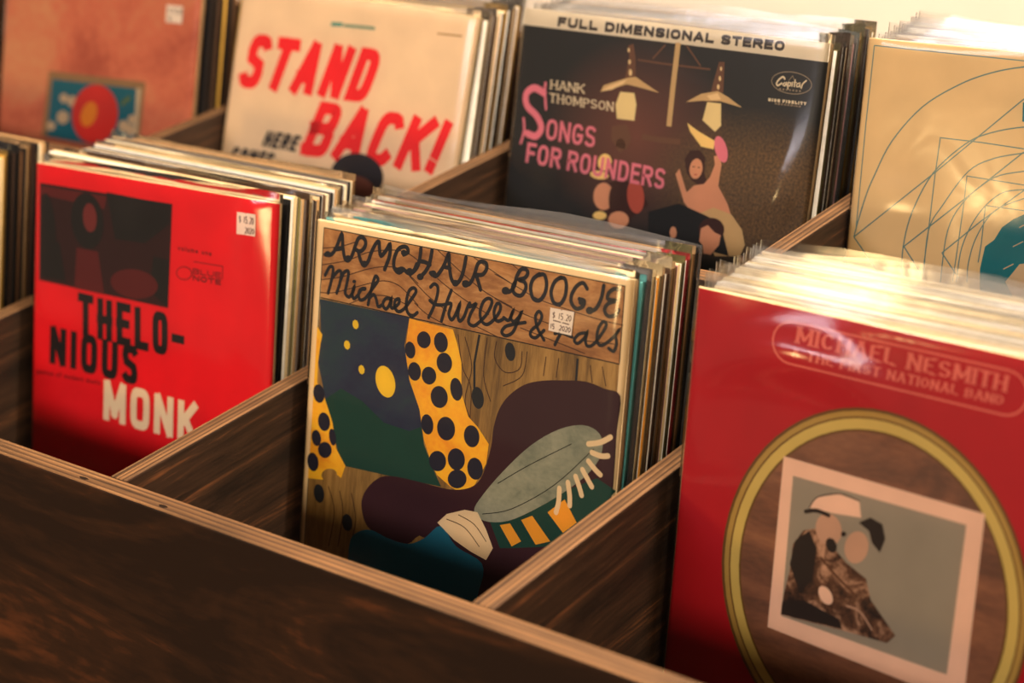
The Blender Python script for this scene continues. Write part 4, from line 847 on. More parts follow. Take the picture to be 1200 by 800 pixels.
('p',3,'gold',0,0,[8550,5750,8533,6135,8481,6517,8395,6891,8276,7254,8125,7603,7943,7933,7733,8243,7496,8529,7234,8788,6950,9018,6647,9216,6328,9381,5995,9511,5652,9604,5303,9661,4950,9680,4597,9661,4248,9604,3905,9511,3572,9381,3253,9216,2950,9018,2666,8788,2404,8529,2167,8243,1957,7933,1775,7603,1624,7254,1505,6891,1419,6517,1367,6135,1350,5750,1367,5365,1419,4983,1505,4609,1624,4246,1775,3897,1957,3567,2167,3257,2404,2971,2666,2712,2950,2482,3253,2284,3572,2119,3905,1989,4248,1896,4597,1839,4950,1820,5303,1839,5652,1896,5995,1989,6328,2119,6647,2284,6950,2482,7234,2712,7496,2971,7733,3257,7943,3567,8125,3897,8276,4246,8395,4609,8481,4983,8533,5365]),
('p',4,'gold_dark',0,0,[8430,5750,8413,6123,8363,6493,8280,6856,8165,7208,8019,7546,7844,7867,7640,8167,7411,8444,7158,8695,6883,8918,6590,9110,6282,9270,5960,9396,5629,9487,5291,9542,4950,9560,4609,9542,4271,9487,3940,9396,3618,9270,3310,9110,3017,8918,2742,8695,2489,8444,2260,8167,2056,7867,1881,7546,1735,7208,1620,6856,1537,6493,1487,6123,1470,5750,1487,5377,1537,5007,1620,4644,1735,4292,1881,3954,2056,3633,2260,3333,2489,3056,2742,2805,3017,2582,3310,2390,3618,2230,3940,2104,4271,2013,4609,1958,4950,1940,5291,1958,5629,2013,5960,2104,6282,2230,6590,2390,6883,2582,7158,2805,7411,3056,7640,3333,7844,3633,8019,3954,8165,4292,8280,4644,8363,5007,8413,5377]),
('p',4,'gold_pale',0,0,[8390,5750,8373,6120,8324,6485,8242,6844,8128,7193,7984,7527,7810,7844,7609,8142,7382,8416,7132,8664,6861,8885,6572,9075,6266,9233,5949,9358,5621,9448,5287,9502,4950,9520,4613,9502,4279,9448,3951,9358,3634,9233,3328,9075,3039,8885,2768,8664,2518,8416,2291,8142,2090,7844,1916,7527,1772,7193,1658,6844,1576,6485,1527,6120,1510,5750,1527,5380,1576,5015,1658,4656,1772,4307,1916,3973,2090,3656,2291,3358,2518,3084,2768,2836,3039,2615,3328,2425,3634,2267,3951,2142,4279,2052,4613,1998,4950,1980,5287,1998,5621,2052,5949,2142,6266,2267,6572,2425,6861,2615,7132,2836,7382,3084,7609,3358,7810,3656,7984,3973,8128,4307,8242,4656,8324,5015,8373,5380]),
('p',7,'gold_dark',0,0,[8160,5750,8145,6097,8098,6441,8022,6778,7916,7105,7781,7419,7619,7717,7431,7996,7220,8253,6986,8486,6733,8693,6463,8872,6178,9021,5882,9138,5576,9222,5265,9273,4950,9290,4635,9273,4324,9222,4018,9138,3722,9021,3437,8872,3167,8693,2914,8486,2680,8253,2469,7996,2281,7717,2119,7419,1984,7105,1878,6778,1802,6441,1755,6097,1740,5750,1755,5403,1802,5059,1878,4722,1984,4395,2119,4081,2281,3783,2469,3504,2680,3247,2914,3014,3167,2807,3437,2628,3722,2479,4018,2362,4324,2278,4635,2227,4950,2210,5265,2227,5576,2278,5882,2362,6178,2479,6463,2628,6733,2807,6986,3014,7220,3247,7431,3504,7619,3783,7781,4081,7916,4395,8022,4722,8098,5059,8145,5403]),
('p',7,'oval_brown',0,0,[8110,5750,8095,6092,8049,6431,7974,6763,7869,7086,7737,7395,7577,7689,7393,7964,7184,8218,6955,8448,6706,8652,6440,8828,6159,8974,5867,9090,5566,9173,5260,9223,4950,9240,4640,9223,4334,9173,4033,9090,3741,8974,3460,8828,3194,8652,2945,8448,2716,8218,2507,7964,2323,7689,2163,7395,2031,7086,1926,6763,1851,6431,1805,6092,1790,5750,1805,5408,1851,5069,1926,4737,2031,4414,2163,4105,2323,3811,2507,3536,2716,3282,2945,3052,3194,2848,3460,2672,3741,2526,4033,2410,4334,2327,4640,2277,4950,2260,5260,2277,5566,2327,5867,2410,6159,2526,6440,2672,6706,2848,6955,3052,7184,3282,7393,3536,7577,3811,7737,4105,7869,4414,7974,4737,8049,5069,8095,5408]),
('p',9,'photo_cream',0,0,[2606,3303,7367,3362,7428,7525,2644,7280]),
('p',10,'photo_grey',0,0,[2887,3681,6996,3694,6989,6999,2957,6919]),
('p',11,'photo_mottle',0,0,[3053,5808,3060,5214,3280,4829,3565,4709,3882,4882,4382,5253,4903,5477,5064,5906,5509,6315,5733,6517,5562,6742,4481,6786,2949,6895,2968,6394]),
('p',12,'photo_tan',0,0,[4175,4488,4200,4562,4208,4640,4201,4719,4179,4793,4142,4860,4092,4917,4032,4959,3965,4986,3894,4995,3822,4987,3754,4961,3693,4919,3641,4863,3602,4796,3578,4721,3569,4641,3577,4562,3600,4487,3638,4420,3688,4364,3748,4322,3816,4296,3887,4288,3958,4297,4025,4323,4086,4365,4137,4421]),
('p',12,'photo_tan',0,0,[4875,4821,4863,4904,4838,4984,4800,5057,4752,5121,4696,5171,4635,5206,4572,5222,4510,5220,4452,5200,4401,5162,4360,5109,4331,5043,4315,4967,4313,4885,4326,4802,4351,4722,4390,4648,4438,4585,4494,4535,4555,4502,4618,4486,4680,4488,4737,4509,4787,4547,4828,4600,4857,4666,4873,4741]),
('p',13,'photo_cream',0,0,[3365,4284,3519,4012,4045,3793,4543,3837,4627,4177,3991,4253]),
('s',14,'photo_ink',1,0,0,24,[3365,4284,3554,3989,4080,3784,4541,3824]),
('s',14,'photo_ink',1,0,0,90,[3289,4393,3554,4302,3853,4331]),
('p',14,'photo_ink',0,0,[4585,4296,4842,4112,5135,4186,5237,4492,5150,4812,4945,4654,4843,4413]),
('p',14,'photo_ink',0,0,[4106,4903,4122,4936,4131,4971,4133,5006,4129,5040,4118,5070,4101,5096,4078,5115,4052,5128,4022,5132,3992,5129,3961,5118,3933,5099,3907,5074,3886,5044,3871,5011,3861,4975,3859,4940,3864,4906,3875,4876,3892,4850,3915,4831,3941,4819,3971,4815,4001,4818,4032,4829,4060,4848,4085,4873]),
('p',15,'photo_ink',0,0,[4318,4625,4318,4638,4314,4651,4309,4664,4300,4676,4289,4686,4277,4693,4264,4698,4250,4701,4237,4700,4225,4696,4214,4690,4206,4682,4200,4671,4197,4659,4197,4646,4200,4633,4206,4620,4214,4608,4225,4599,4237,4591,4250,4586,4264,4584,4277,4584,4289,4588,4300,4594,4309,4603,4314,4613]),
('p',14,'photo_ink',0,0,[3038,5673,3122,5093,3427,4802,3655,5151,3625,5851,3373,6274]),
('p',14,'photo_ink',0,0,[2951,6576,3462,6387,4380,6561,4477,6759,2947,6881]),
('p',15,'photo_cream',0,0,[4110,6020,4139,6058,4162,6100,4176,6143,4180,6185,4176,6224,4162,6258,4140,6285,4111,6304,4075,6314,4036,6315,3994,6306,3953,6287,3913,6261,3877,6227,3847,6189,3825,6147,3811,6104,3806,6062,3811,6022,3825,5989,3847,5961,3876,5942,3912,5932,3952,5932,3993,5941,4035,5960,4074,5986]),
('s',14,'photo_brown',1,0,0,60,[3786,5321,4192,5616,4664,5889]),
('s',14,'photo_tan',1,0,0,40,[4520,6207,4853,6243,5180,6554]),
],
'stand': [
('s',2,'red_ink',0,0,1,408,[1529,1971,1448,1743,1385,1710,1177,1707,1060,1729,985,1778,926,1860,853,2058,844,2306,1215,2485,1206,2732,1134,2931,1075,3014,999,3064,881,3088,671,3088,607,3055,525,2825]),
('s',2,'red_ink',0,0,1,396,[1921,1687,2935,1660]),
('s',2,'red_ink',0,0,1,404,[2481,1508,1962,3211]),
('s',2,'red_ink',0,0,1,392,[2830,3167,3682,1484]),
('s',2,'red_ink',0,0,1,392,[3519,3149,3666,1474]),
('s',2,'red_ink',0,0,1,393,[2916,2629,3755,2598]),
('s',2,'red_ink',0,0,1,386,[4096,3121,4585,1455]),
('s',2,'red_ink',0,0,1,388,[4551,1452,4710,3099]),
('s',2,'red_ink',0,0,1,383,[4676,3097,5156,1441]),
('s',2,'red_ink',0,1,1,378,[5319,2910,5699,1585,5919,1579,5919,1579,6085,1593,6143,1646,6163,1739,6149,1885,6060,2227,5954,2570,5884,2719,5809,2817,5719,2875,5541,2901]),
('s',2,'red_ink',0,0,2,388,[3725,5009,4287,3444,4642,3434,4642,3434,4824,3443,4884,3484,4898,3562,4842,3756,4759,3951,4689,4032,4597,4079,4405,4100,3816,4121]),
('s',2,'red_ink',0,0,2,390,[4402,4100,4405,4100,4607,4108,4675,4153,4691,4237,4631,4449,4540,4662,4462,4751,4360,4803,4145,4827,3552,4853]),
('s',2,'red_ink',0,0,2,380,[5010,4942,6032,3244]),
('s',2,'red_ink',0,0,2,381,[5860,4918,6017,3231]),
('s',2,'red_ink',0,0,2,382,[5170,4400,6079,4365]),
('s',2,'red_ink',0,0,2,378,[7551,3651,7475,3402,7389,3360,7135,3367,7018,3416,6924,3513,6835,3670,6695,4045,6578,4420,6559,4576,6588,4670,6675,4713,6932,4702,7050,4651,7274,4416]),
('s',2,'red_ink',0,0,2,368,[7656,4833,8214,3175]),
('s',2,'red_ink',0,0,2,371,[8988,3189,7856,4189]),
('s',2,'red_ink',0,0,2,369,[8177,3728,8446,4800]),
('s',2,'red_ink',0,0,2,361,[9051,4350,9449,3141]),
('s',2,'red_ink',0,0,2,365,[8910,4777,9040,4383]),
('s',2,'ink_navy',0,0,3,130,[1881,5024,2095,4508]),
('s',2,'ink_navy',0,0,3,129,[2079,5017,2291,4502]),
('s',2,'ink_navy',0,0,3,130,[1911,4768,2262,4757]),
('s',2,'ink_navy',0,0,3,130,[2727,4542,2483,4549,2316,4956,2561,4948]),
('s',2,'ink_navy',0,0,3,129,[2326,4747,2622,4738]),
('s',2,'ink_navy',0,0,3,128,[2676,4997,2864,4538,2964,4536,2964,4536,3020,4538,3039,4551,3042,4574,3022,4634,2994,4693,2971,4717,2941,4732,2881,4738,2705,4743]),
('s',2,'ink_navy',0,0,3,128,[2876,4684,2903,4991]),
('s',2,'ink_navy',0,0,3,128,[3514,4520,3274,4527,3110,4930,3351,4922]),
('s',2,'ink_navy',0,0,3,127,[3120,4722,3412,4713]),
('s',2,'ink_navy',0,0,4,133,[813,5381,792,5299,769,5287,702,5289,671,5304,646,5333,622,5380,584,5492,552,5604,546,5651,554,5679,576,5692,643,5689,674,5674,742,5595]),
('s',2,'ink_navy',0,1,4,132,[1167,5470,1197,5365,1204,5320,1199,5291,1184,5275,1138,5271,1088,5279,1062,5296,1039,5326,1018,5372,982,5477,952,5582,945,5627,950,5656,965,5672,1012,5676,1062,5668,1088,5651,1110,5621,1132,5575]),
('s',2,'ink_navy',0,0,4,131,[1307,5718,1466,5205]),
('s',2,'ink_navy',0,0,4,131,[1458,5205,1457,5654]),
('s',2,'ink_navy',0,0,4,132,[1700,5200,1426,5651]),
('s',2,'ink_navy',0,0,4,131,[1536,5709,1695,5197]),
('s',2,'ink_navy',0,0,4,131,[2121,5236,1895,5244,1771,5645,1998,5636]),
('s',2,'ink_navy',0,0,4,130,[1758,5439,2039,5429]),
('s',2,'ink_navy',0,0,4,130,[2428,5309,2402,5238,2383,5229,2322,5228,2288,5235,2266,5249,2249,5273,2228,5330,2226,5402,2336,5453,2334,5524,2313,5581,2296,5605,2274,5619,2240,5626,2178,5626,2160,5617,2133,5546]),
('s',2,'teal_ink',0,0,8,123,[4121,851,4592,812]),
('s',2,'teal_ink_dim',0,0,8,92,[4633,834,5212,809,5960,778]),
('s',2,'ink_tan',0,0,9,52,[8471,650,8940,635,9436,617]),
('p',3,'ink_navy',0,0,[7192,5267,7167,5425,7088,5579,6960,5721,6789,5843,6583,5941,6352,6008,6107,6041,5860,6039,5625,6000,5413,5928,5235,5824,5100,5695,5017,5548,4988,5389,5015,5227,5098,5070,5231,4927,5408,4805,5619,4709,5853,4645,6098,4616,6343,4622,6574,4663,6781,4737,6953,4840,7083,4967,7164,5112]),
('p',4,'skin_brown',0,0,[6936,5759,6916,5871,6854,5981,6755,6082,6621,6170,6461,6240,6282,6289,6092,6314,5901,6314,5719,6288,5555,6238,5417,6167,5314,6077,5249,5974,5227,5862,5248,5748,5312,5637,5415,5535,5551,5448,5714,5378,5896,5331,6086,5308,6276,5310,6455,5337,6616,5388,6750,5459,6851,5548,6914,5650]),
],
'full': [
('p',1,'band_cream',0,0,[0,0,10000,0,10000,480,0,480]),
('s',2,'ink_warm',0,0,1,91,[1553,179,1293,181,1286,416]),
('s',2,'ink_warm',0,0,1,91,[1239,279,1519,276]),
('s',2,'ink_warm',0,0,1,91,[1651,138,1646,295,1650,326,1664,346,1687,360,1720,368,1772,371,1823,367,1856,358,1880,344,1895,323,1901,292,1905,136]),
('s',2,'ink_warm',0,0,1,90,[2051,135,2045,368,2301,365]),
('s',2,'ink_warm',0,0,1,90,[2402,132,2396,364,2650,361]),
('s',2,'ink_warm',0,1,1,88,[2940,358,2944,167,3043,166,3043,166,3103,169,3141,180,3168,197,3184,222,3189,260,3183,299,3165,324,3138,342,3099,353,3039,357]),
('s',2,'ink_warm',0,0,1,88,[3328,394,3334,124]),
('s',2,'ink_warm',0,0,1,88,[3470,392,3475,123]),
('s',2,'ink_warm',0,0,1,88,[3459,130,3655,354]),
('s',2,'ink_warm',0,0,1,88,[3801,128,3598,354]),
('s',2,'ink_warm',0,0,1,87,[3781,388,3786,120]),
('s',2,'ink_warm',0,0,1,87,[4175,156,3925,159,3921,348,4172,345]),
('s',2,'ink_warm',0,0,1,87,[3875,250,4143,247]),
('s',2,'ink_warm',0,0,1,87,[4262,383,4266,117]),
('s',2,'ink_warm',0,0,1,86,[4245,127,4528,370]),
('s',2,'ink_warm',0,0,1,86,[4506,380,4511,115]),
('s',2,'ink_warm',0,0,1,86,[4899,190,4836,159,4803,153,4744,152,4700,155,4671,164,4653,178,4647,199,4673,233,4842,257,4868,291,4862,312,4844,326,4815,334,4771,338,4713,337,4679,331,4616,300]),
('s',2,'ink_warm',0,0,1,85,[5004,375,5007,111]),
('s',2,'ink_warm',0,1,1,85,[5381,239,5377,201,5364,177,5342,160,5311,150,5263,147,5214,151,5183,162,5160,179,5147,203,5141,241,5145,279,5159,303,5181,320,5212,330,5260,333,5309,329,5340,318,5362,301,5376,277]),
('s',2,'ink_warm',0,0,1,85,[5514,369,5517,106]),
('s',2,'ink_warm',0,0,1,84,[5497,117,5772,356]),
('s',2,'ink_warm',0,0,1,84,[5751,366,5754,104]),
('s',2,'ink_warm',0,0,1,84,[5864,360,6023,107]),
('s',2,'ink_warm',0,0,1,84,[6153,358,6000,106]),
('s',2,'ink_warm',0,0,1,84,[5889,275,6130,272]),
('s',2,'ink_warm',0,0,1,84,[6267,100,6265,322,6497,320]),
('s',2,'ink_warm',0,0,1,83,[7003,171,6943,140,6911,134,6855,133,6814,137,6786,146,6769,159,6763,180,6789,212,6950,236,6975,269,6969,290,6952,303,6924,312,6883,316,6827,315,6795,309,6735,278]),
('s',2,'ink_warm',0,0,1,82,[7060,132,7356,129]),
('s',2,'ink_warm',0,0,1,82,[7209,93,7207,350]),
('s',2,'ink_warm',0,0,1,82,[7670,126,7440,128,7439,310,7669,307]),
('s',2,'ink_warm',0,0,1,82,[7395,216,7642,213]),
('s',2,'ink_warm',0,0,1,81,[7752,344,7753,126,7864,125,7864,125,7916,127,7948,134,7967,147,7974,169,7967,190,7948,203,7916,212,7863,215,7709,216]),
('s',2,'ink_warm',0,0,1,81,[7831,189,8005,330]),
('s',2,'ink_warm',0,0,1,81,[8327,121,8100,123,8100,302,8327,300]),
('s',2,'ink_warm',0,0,1,81,[8056,209,8299,207]),
('s',2,'ink_warm',0,1,1,80,[8630,207,8626,171,8614,148,8593,132,8565,122,8520,119,8475,123,8446,133,8426,150,8413,173,8409,210,8413,246,8425,269,8446,285,8475,295,8520,298,8564,294,8593,284,8614,267,8626,244]),
('s',3,'cream_ink',0,0,2,50,[1253,2162,1236,1939]),
('s',3,'cream_ink',0,0,2,29,[1212,2169,1295,2168]),
('s',3,'cream_ink',0,0,2,29,[1194,1932,1277,1932]),
('s',3,'cream_ink',0,0,2,50,[1466,2160,1449,1937]),
('s',3,'cream_ink',0,0,2,29,[1425,2167,1508,2166]),
('s',3,'cream_ink',0,0,2,28,[1407,1931,1490,1930]),
('s',3,'cream_ink',0,0,2,32,[1239,2050,1464,2049]),
('s',3,'cream_ink',0,0,2,40,[1558,2159,1653,1936]),
('s',3,'cream_ink',0,0,2,28,[1519,2166,1602,2166]),
('s',3,'cream_ink',0,0,2,28,[1609,1930,1691,1929]),
('s',3,'cream_ink',0,0,2,48,[1796,2157,1667,1936]),
('s',3,'cream_ink',0,0,2,28,[1753,2164,1835,2164]),
('s',3,'cream_ink',0,0,2,28,[1628,1930,1710,1929]),
('s',3,'cream_ink',0,0,2,31,[1596,2095,1748,2093]),
('s',3,'cream_ink',0,0,2,49,[1887,2156,1870,1935]),
('s',3,'cream_ink',0,0,2,28,[1847,2163,1929,2163]),
('s',3,'cream_ink',0,0,2,28,[1829,1928,1910,1928]),
('s',3,'cream_ink',0,0,2,46,[1878,1936,2101,2153]),
('s',3,'cream_ink',0,0,2,28,[1840,1928,1922,1928]),
('s',3,'cream_ink',0,0,2,28,[2057,2162,2139,2161]),
('s',3,'cream_ink',0,0,2,49,[2108,2154,2091,1933]),
('s',3,'cream_ink',0,0,2,28,[2068,2161,2150,2161]),
('s',3,'cream_ink',0,0,2,28,[2050,1927,2131,1926]),
('s',3,'cream_ink',0,0,2,49,[2201,2154,2184,1933]),
('s',3,'cream_ink',0,0,2,28,[2161,2161,2242,2160]),
('s',3,'cream_ink',0,0,2,28,[2143,1926,2224,1926]),
('s',3,'cream_ink',0,0,2,35,[2408,1933,2215,2057]),
('s',3,'cream_ink',0,0,2,28,[2362,1925,2443,1924]),
('s',3,'cream_ink',0,0,2,44,[2264,2022,2424,2150]),
('s',3,'cream_ink',0,0,2,28,[2381,2159,2461,2158]),
('s',3,'cream_ink',0,0,3,32,[1251,2317,1445,2316]),
('s',3,'cream_ink',0,0,3,29,[1214,2305,1297,2305]),
('s',3,'cream_ink',0,0,3,29,[1396,2305,1479,2305]),
('s',3,'cream_ink',0,0,3,50,[1347,2312,1364,2535]),
('s',3,'cream_ink',0,0,3,29,[1305,2305,1388,2305]),
('s',3,'cream_ink',0,0,3,29,[1323,2542,1406,2542]),
('s',3,'cream_ink',0,0,3,50,[1549,2534,1532,2311]),
('s',3,'cream_ink',0,0,3,29,[1508,2541,1591,2541]),
('s',3,'cream_ink',0,0,3,29,[1490,2305,1573,2304]),
('s',3,'cream_ink',0,0,3,50,[1740,2533,1723,2311]),
('s',3,'cream_ink',0,0,3,28,[1699,2540,1781,2540]),
('s',3,'cream_ink',0,0,3,28,[1681,2304,1763,2304]),
('s',3,'cream_ink',0,0,3,32,[1535,2423,1737,2422]),
('s',3,'cream_ink',0,0,3,49,[2025,2425,2016,2379]),
('s',3,'cream_ink',0,0,3,48,[2019,2388,1999,2351]),
('s',3,'cream_ink',0,0,3,46,[2005,2359,1975,2329]),
('s',3,'cream_ink',0,0,3,41,[1984,2335,1946,2317]),
('s',3,'cream_ink',0,0,3,35,[1957,2320,1910,2314]),
('s',3,'cream_ink',0,0,3,30,[1922,2314,1876,2320]),
('s',3,'cream_ink',0,0,3,35,[1888,2317,1851,2336]),
('s',3,'cream_ink',0,0,3,38,[1860,2329,1834,2360]),
('s',3,'cream_ink',0,0,3,40,[1839,2351,1825,2389]),
('s',3,'cream_ink',0,0,3,49,[1827,2380,1825,2426]),
('s',3,'cream_ink',0,0,3,49,[1824,2417,1833,2463]),
('s',3,'cream_ink',0,0,3,48,[1830,2454,1850,2491]),
('s',3,'cream_ink',0,0,3,46,[1844,2483,1874,2513]),
('s',3,'cream_ink',0,0,3,41,[1865,2506,1903,2525]),
('s',3,'cream_ink',0,0,3,35,[1892,2522,1939,2528]),
('s',3,'cream_ink',0,0,3,30,[1927,2528,1973,2521]),
('s',3,'cream_ink',0,0,3,35,[1962,2525,1998,2506]),
('s',3,'cream_ink',0,0,3,38,[1989,2512,2015,2482]),
('s',3,'cream_ink',0,0,3,40,[2010,2491,2024,2452]),
('s',3,'cream_ink',0,0,3,49,[2022,2462,2024,2416]),
('s',3,'cream_ink',0,0,3,49,[2126,2531,2108,2309]),
('s',3,'cream_ink',0,0,3,28,[2085,2538,2167,2537]),
('s',3,'cream_ink',0,0,3,28,[2067,2303,2149,2302]),
('s',3,'cream_ink',0,0,3,47,[2116,2310,2250,2498]),
('s',3,'cream_ink',0,0,3,28,[2077,2303,2158,2302]),
('s',3,'cream_ink',0,0,3,39,[2349,2309,2244,2498]),
('s',3,'cream_ink',0,0,3,28,[2305,2302,2386,2302]),
('s',3,'cream_ink',0,0,3,49,[2373,2529,2356,2308]),
('s',3,'cream_ink',0,0,3,28,[2333,2536,2414,2536]),
('s',3,'cream_ink',0,0,3,28,[2315,2302,2396,2302]),
('s',3,'cream_ink',0,0,3,49,[2465,2529,2448,2308]),
('s',3,'cream_ink',0,0,3,31,[2442,2313,2543,2313]),
('s',3,'cream_ink',0,0,3,34,[2531,2312,2580,2317]),
('s',3,'cream_ink',0,0,3,39,[2569,2314,2608,2329]),
('s',3,'cream_ink',0,0,3,45,[2599,2324,2625,2348]),
('s',3,'cream_ink',0,0,3,48,[2620,2340,2631,2372]),
('s',3,'cream_ink',0,0,3,48,[2630,2362,2624,2395]),
('s',3,'cream_ink',0,0,3,37,[2629,2386,2605,2411]),
('s',3,'cream_ink',0,0,3,33,[2614,2405,2577,2421]),
('s',3,'cream_ink',0,0,3,30,[2588,2418,2539,2423]),
('s',3,'cream_ink',0,0,3,31,[2551,2422,2451,2423]),
('s',3,'cream_ink',0,0,3,28,[2425,2536,2506,2535]),
('s',3,'cream_ink',0,0,3,43,[2892,2339,2861,2319]),
('s',3,'cream_ink',0,0,3,37,[2871,2324,2831,2312]),
('s',3,'cream_ink',0,0,3,32,[2842,2314,2792,2312]),
('s',3,'cream_ink',0,0,3,30,[2804,2311,2759,2317]),
('s',3,'cream_ink',0,0,3,33,[2770,2314,2735,2330]),
('s',3,'cream_ink',0,0,3,37,[2744,2324,2721,2347]),
('s',3,'cream_ink',0,0,3,48,[2726,2339,2720,2369]),
('s',3,'cream_ink',0,0,3,47,[2718,2360,2748,2407]),
('s',3,'cream_ink',0,0,3,36,[2740,2401,2890,2432]),
('s',3,'cream_ink',0,0,3,47,[2882,2427,2912,2473]),
('s',3,'cream_ink',0,0,3,48,[2910,2464,2904,2495]),
('s',3,'cream_ink',0,0,3,37,[2909,2486,2886,2510]),
('s',3,'cream_ink',0,0,3,33,[2895,2504,2860,2519]),
('s',3,'cream_ink',0,0,3,30,[2871,2516,2826,2523]),
('s',3,'cream_ink',0,0,3,32,[2838,2522,2788,2520]),
('s',3,'cream_ink',0,0,3,37,[2799,2522,2759,2510]),
('s',3,'cream_ink',0,0,3,43,[2769,2515,2738,2495]),
('s',3,'cream_ink',0,0,3,48,[3191,2420,3182,2374]),
('s',3,'cream_ink',0,0,3,47,[3185,2383,3165,2346]),
('s',3,'cream_ink',0,0,3,45,[3171,2354,3142,2325]),
('s',3,'cream_ink',0,0,3,41,[3151,2331,3113,2313]),
('s',3,'cream_ink',0,0,3,34,[3124,2316,3079,2310]),
('s',3,'cream_ink',0,0,3,30,[3090,2310,3046,2316]),
('s',3,'cream_ink',0,0,3,34,[3056,2313,3021,2332]),
('s',3,'cream_ink',0,0,3,37,[3029,2325,3004,2355]),
('s',3,'cream_ink',0,0,3,39,[3009,2347,2996,2384]),
('s',3,'cream_ink',0,0,3,48,[2997,2375,2996,2421]),
('s',3,'cream_ink',0,0,3,48,[2995,2411,3004,2457]),
('s',3,'cream_ink',0,0,3,47,[3001,2448,3020,2485]),
('s',3,'cream_ink',0,0,3,45,[3014,2477,3044,2506]),
('s',3,'cream_ink',0,0,3,41,[3035,2500,3073,2518]),
('s',3,'cream_ink',0,0,3,34,[3062,2515,3107,2521]),
('s',3,'cream_ink',0,0,3,30,[3096,2521,3140,2515]),
('s',3,'cream_ink',0,0,3,34,[3129,2518,3165,2499]),
('s',3,'cream_ink',0,0,3,37,[3156,2506,3182,2476]),
('s',3,'cream_ink',0,0,3,39,[3177,2484,3190,2447]),
('s',3,'cream_ink',0,0,3,48,[3188,2456,3190,2410]),
('s',3,'cream_ink',0,0,3,48,[3289,2524,3272,2305]),
('s',3,'cream_ink',0,0,3,28,[3250,2531,3329,2530]),
('s',3,'cream_ink',0,0,3,28,[3231,2299,3311,2299]),
('s',3,'cream_ink',0,0,3,45,[3278,2306,3476,2522]),
('s',3,'cream_ink',0,0,3,28,[3241,2299,3320,2299]),
('s',3,'cream_ink',0,0,3,28,[3434,2530,3513,2529]),
('s',3,'cream_ink',0,0,3,48,[3482,2523,3464,2305]),
('s',3,'cream_ink',0,0,3,28,[3443,2530,3522,2529]),
('s',3,'cream_ink',0,0,3,28,[3424,2298,3503,2298]),
('s',3,'pink_ink',1,0,0,82,[1040,2029,1051,2283,1154,2757]),
('s',3,'pink_ink',1,0,0,206,[1017,2317,654,2220,391,2422,467,2750,862,3007,1060,3318,892,3573,573,3536]),
('s',3,'pink_ink',1,0,0,83,[384,3129,452,3459,377,3840]),
('s',3,'pink_ink',0,1,4,98,[1594,3321,1588,3221,1571,3156,1543,3110,1504,3082,1443,3072,1382,3081,1344,3109,1316,3154,1299,3219,1294,3320,1300,3421,1317,3486,1345,3532,1385,3560,1446,3570,1506,3560,1545,3532,1573,3486,1589,3422]),
('s',3,'pink_ink',0,0,4,97,[1766,3614,1762,3031]),
('s',3,'pink_ink',0,0,4,97,[1756,3036,2069,3610]),
('s',3,'pink_ink',0,0,4,97,[2063,3615,2059,3034]),
('s',3,'pink_ink',0,0,4,97,[2516,3187,2451,3102,2394,3081,2315,3087,2270,3123,2241,3186,2229,3281,2234,3417,2255,3496,2292,3547,2347,3571,2427,3565,2473,3532,2503,3471,2517,3351,2348,3350]),
('s',3,'pink_ink',0,0,4,96,[2966,3168,2908,3105,2867,3088,2797,3083,2745,3092,2710,3114,2689,3148,2682,3205,2715,3293,2919,3363,2952,3451,2946,3507,2925,3542,2890,3564,2838,3573,2767,3569,2726,3552,2668,3488]),
('s',3,'pink_ink',0,0,5,105,[971,3835,679,3830,665,4366]),
('s',3,'pink_ink',0,0,5,105,[614,4073,930,4078]),
('s',3,'pink_ink',0,1,5,104,[1374,4085,1371,3987,1356,3924,1330,3878,1294,3850,1235,3840,1177,3848,1138,3875,1111,3919,1093,3982,1085,4081,1088,4180,1102,4243,1128,4288,1165,4316,1223,4326,1282,4318,1320,4291,1348,4246,1366,4184]),
('s',3,'pink_ink',0,0,5,103,[1543,4377,1556,3846,1696,3849,1696,3849,1763,3857,1803,3879,1826,3914,1833,3972,1824,4029,1798,4064,1758,4084,1691,4090,1492,4087]),
('s',3,'pink_ink',0,0,5,103,[1668,4049,1848,4376]),
('s',3,'pink_ink',0,0,5,102,[2159,4385,2170,3857,2308,3860,2308,3860,2374,3868,2413,3890,2437,3925,2444,3982,2434,4039,2410,4074,2369,4094,2303,4100,2108,4097]),
('s',3,'pink_ink',0,0,5,102,[2281,4059,2459,4383]),
('s',3,'pink_ink',0,1,5,102,[2893,4109,2890,4013,2875,3950,2850,3906,2815,3878,2758,3868,2702,3876,2665,3902,2638,3946,2621,4008,2614,4105,2617,4202,2632,4265,2657,4309,2693,4337,2749,4347,2806,4338,2843,4312,2869,4268,2886,4206]),
('s',3,'pink_ink',0,0,5,101,[3069,3829,3063,4160,3067,4237,3081,4287,3106,4323,3141,4344,3195,4352,3250,4346,3286,4325,3312,4290,3328,4241,3334,4164,3340,3834]),
('s',3,'pink_ink',0,0,5,100,[3499,4402,3509,3837]),
('s',3,'pink_ink',0,0,5,100,[3501,3841,3781,4401]),
('s',3,'pink_ink',0,0,5,100,[3773,4405,3782,3842]),
('s',3,'pink_ink',0,1,5,99,[3942,4362,3949,3890,4055,3892,4055,3892,4120,3902,4160,3930,4189,3974,4206,4035,4211,4130,4204,4226,4185,4286,4155,4330,4113,4356,4048,4364]),
('s',3,'pink_ink',0,0,5,99,[4654,3903,4380,3898,4374,4368,4648,4372]),
('s',3,'pink_ink',0,0,5,98,[4323,4123,4618,4127]),
('s',3,'pink_ink',0,0,5,98,[4758,4418,4764,3905,4895,3908,4895,3908,4957,3916,4994,3937,5016,3971,5023,4027,5015,4082,4992,4115,4954,4135,4892,4141,4708,4138]),
('s',3,'pink_ink',0,0,5,98,[4870,4101,5041,4416]),
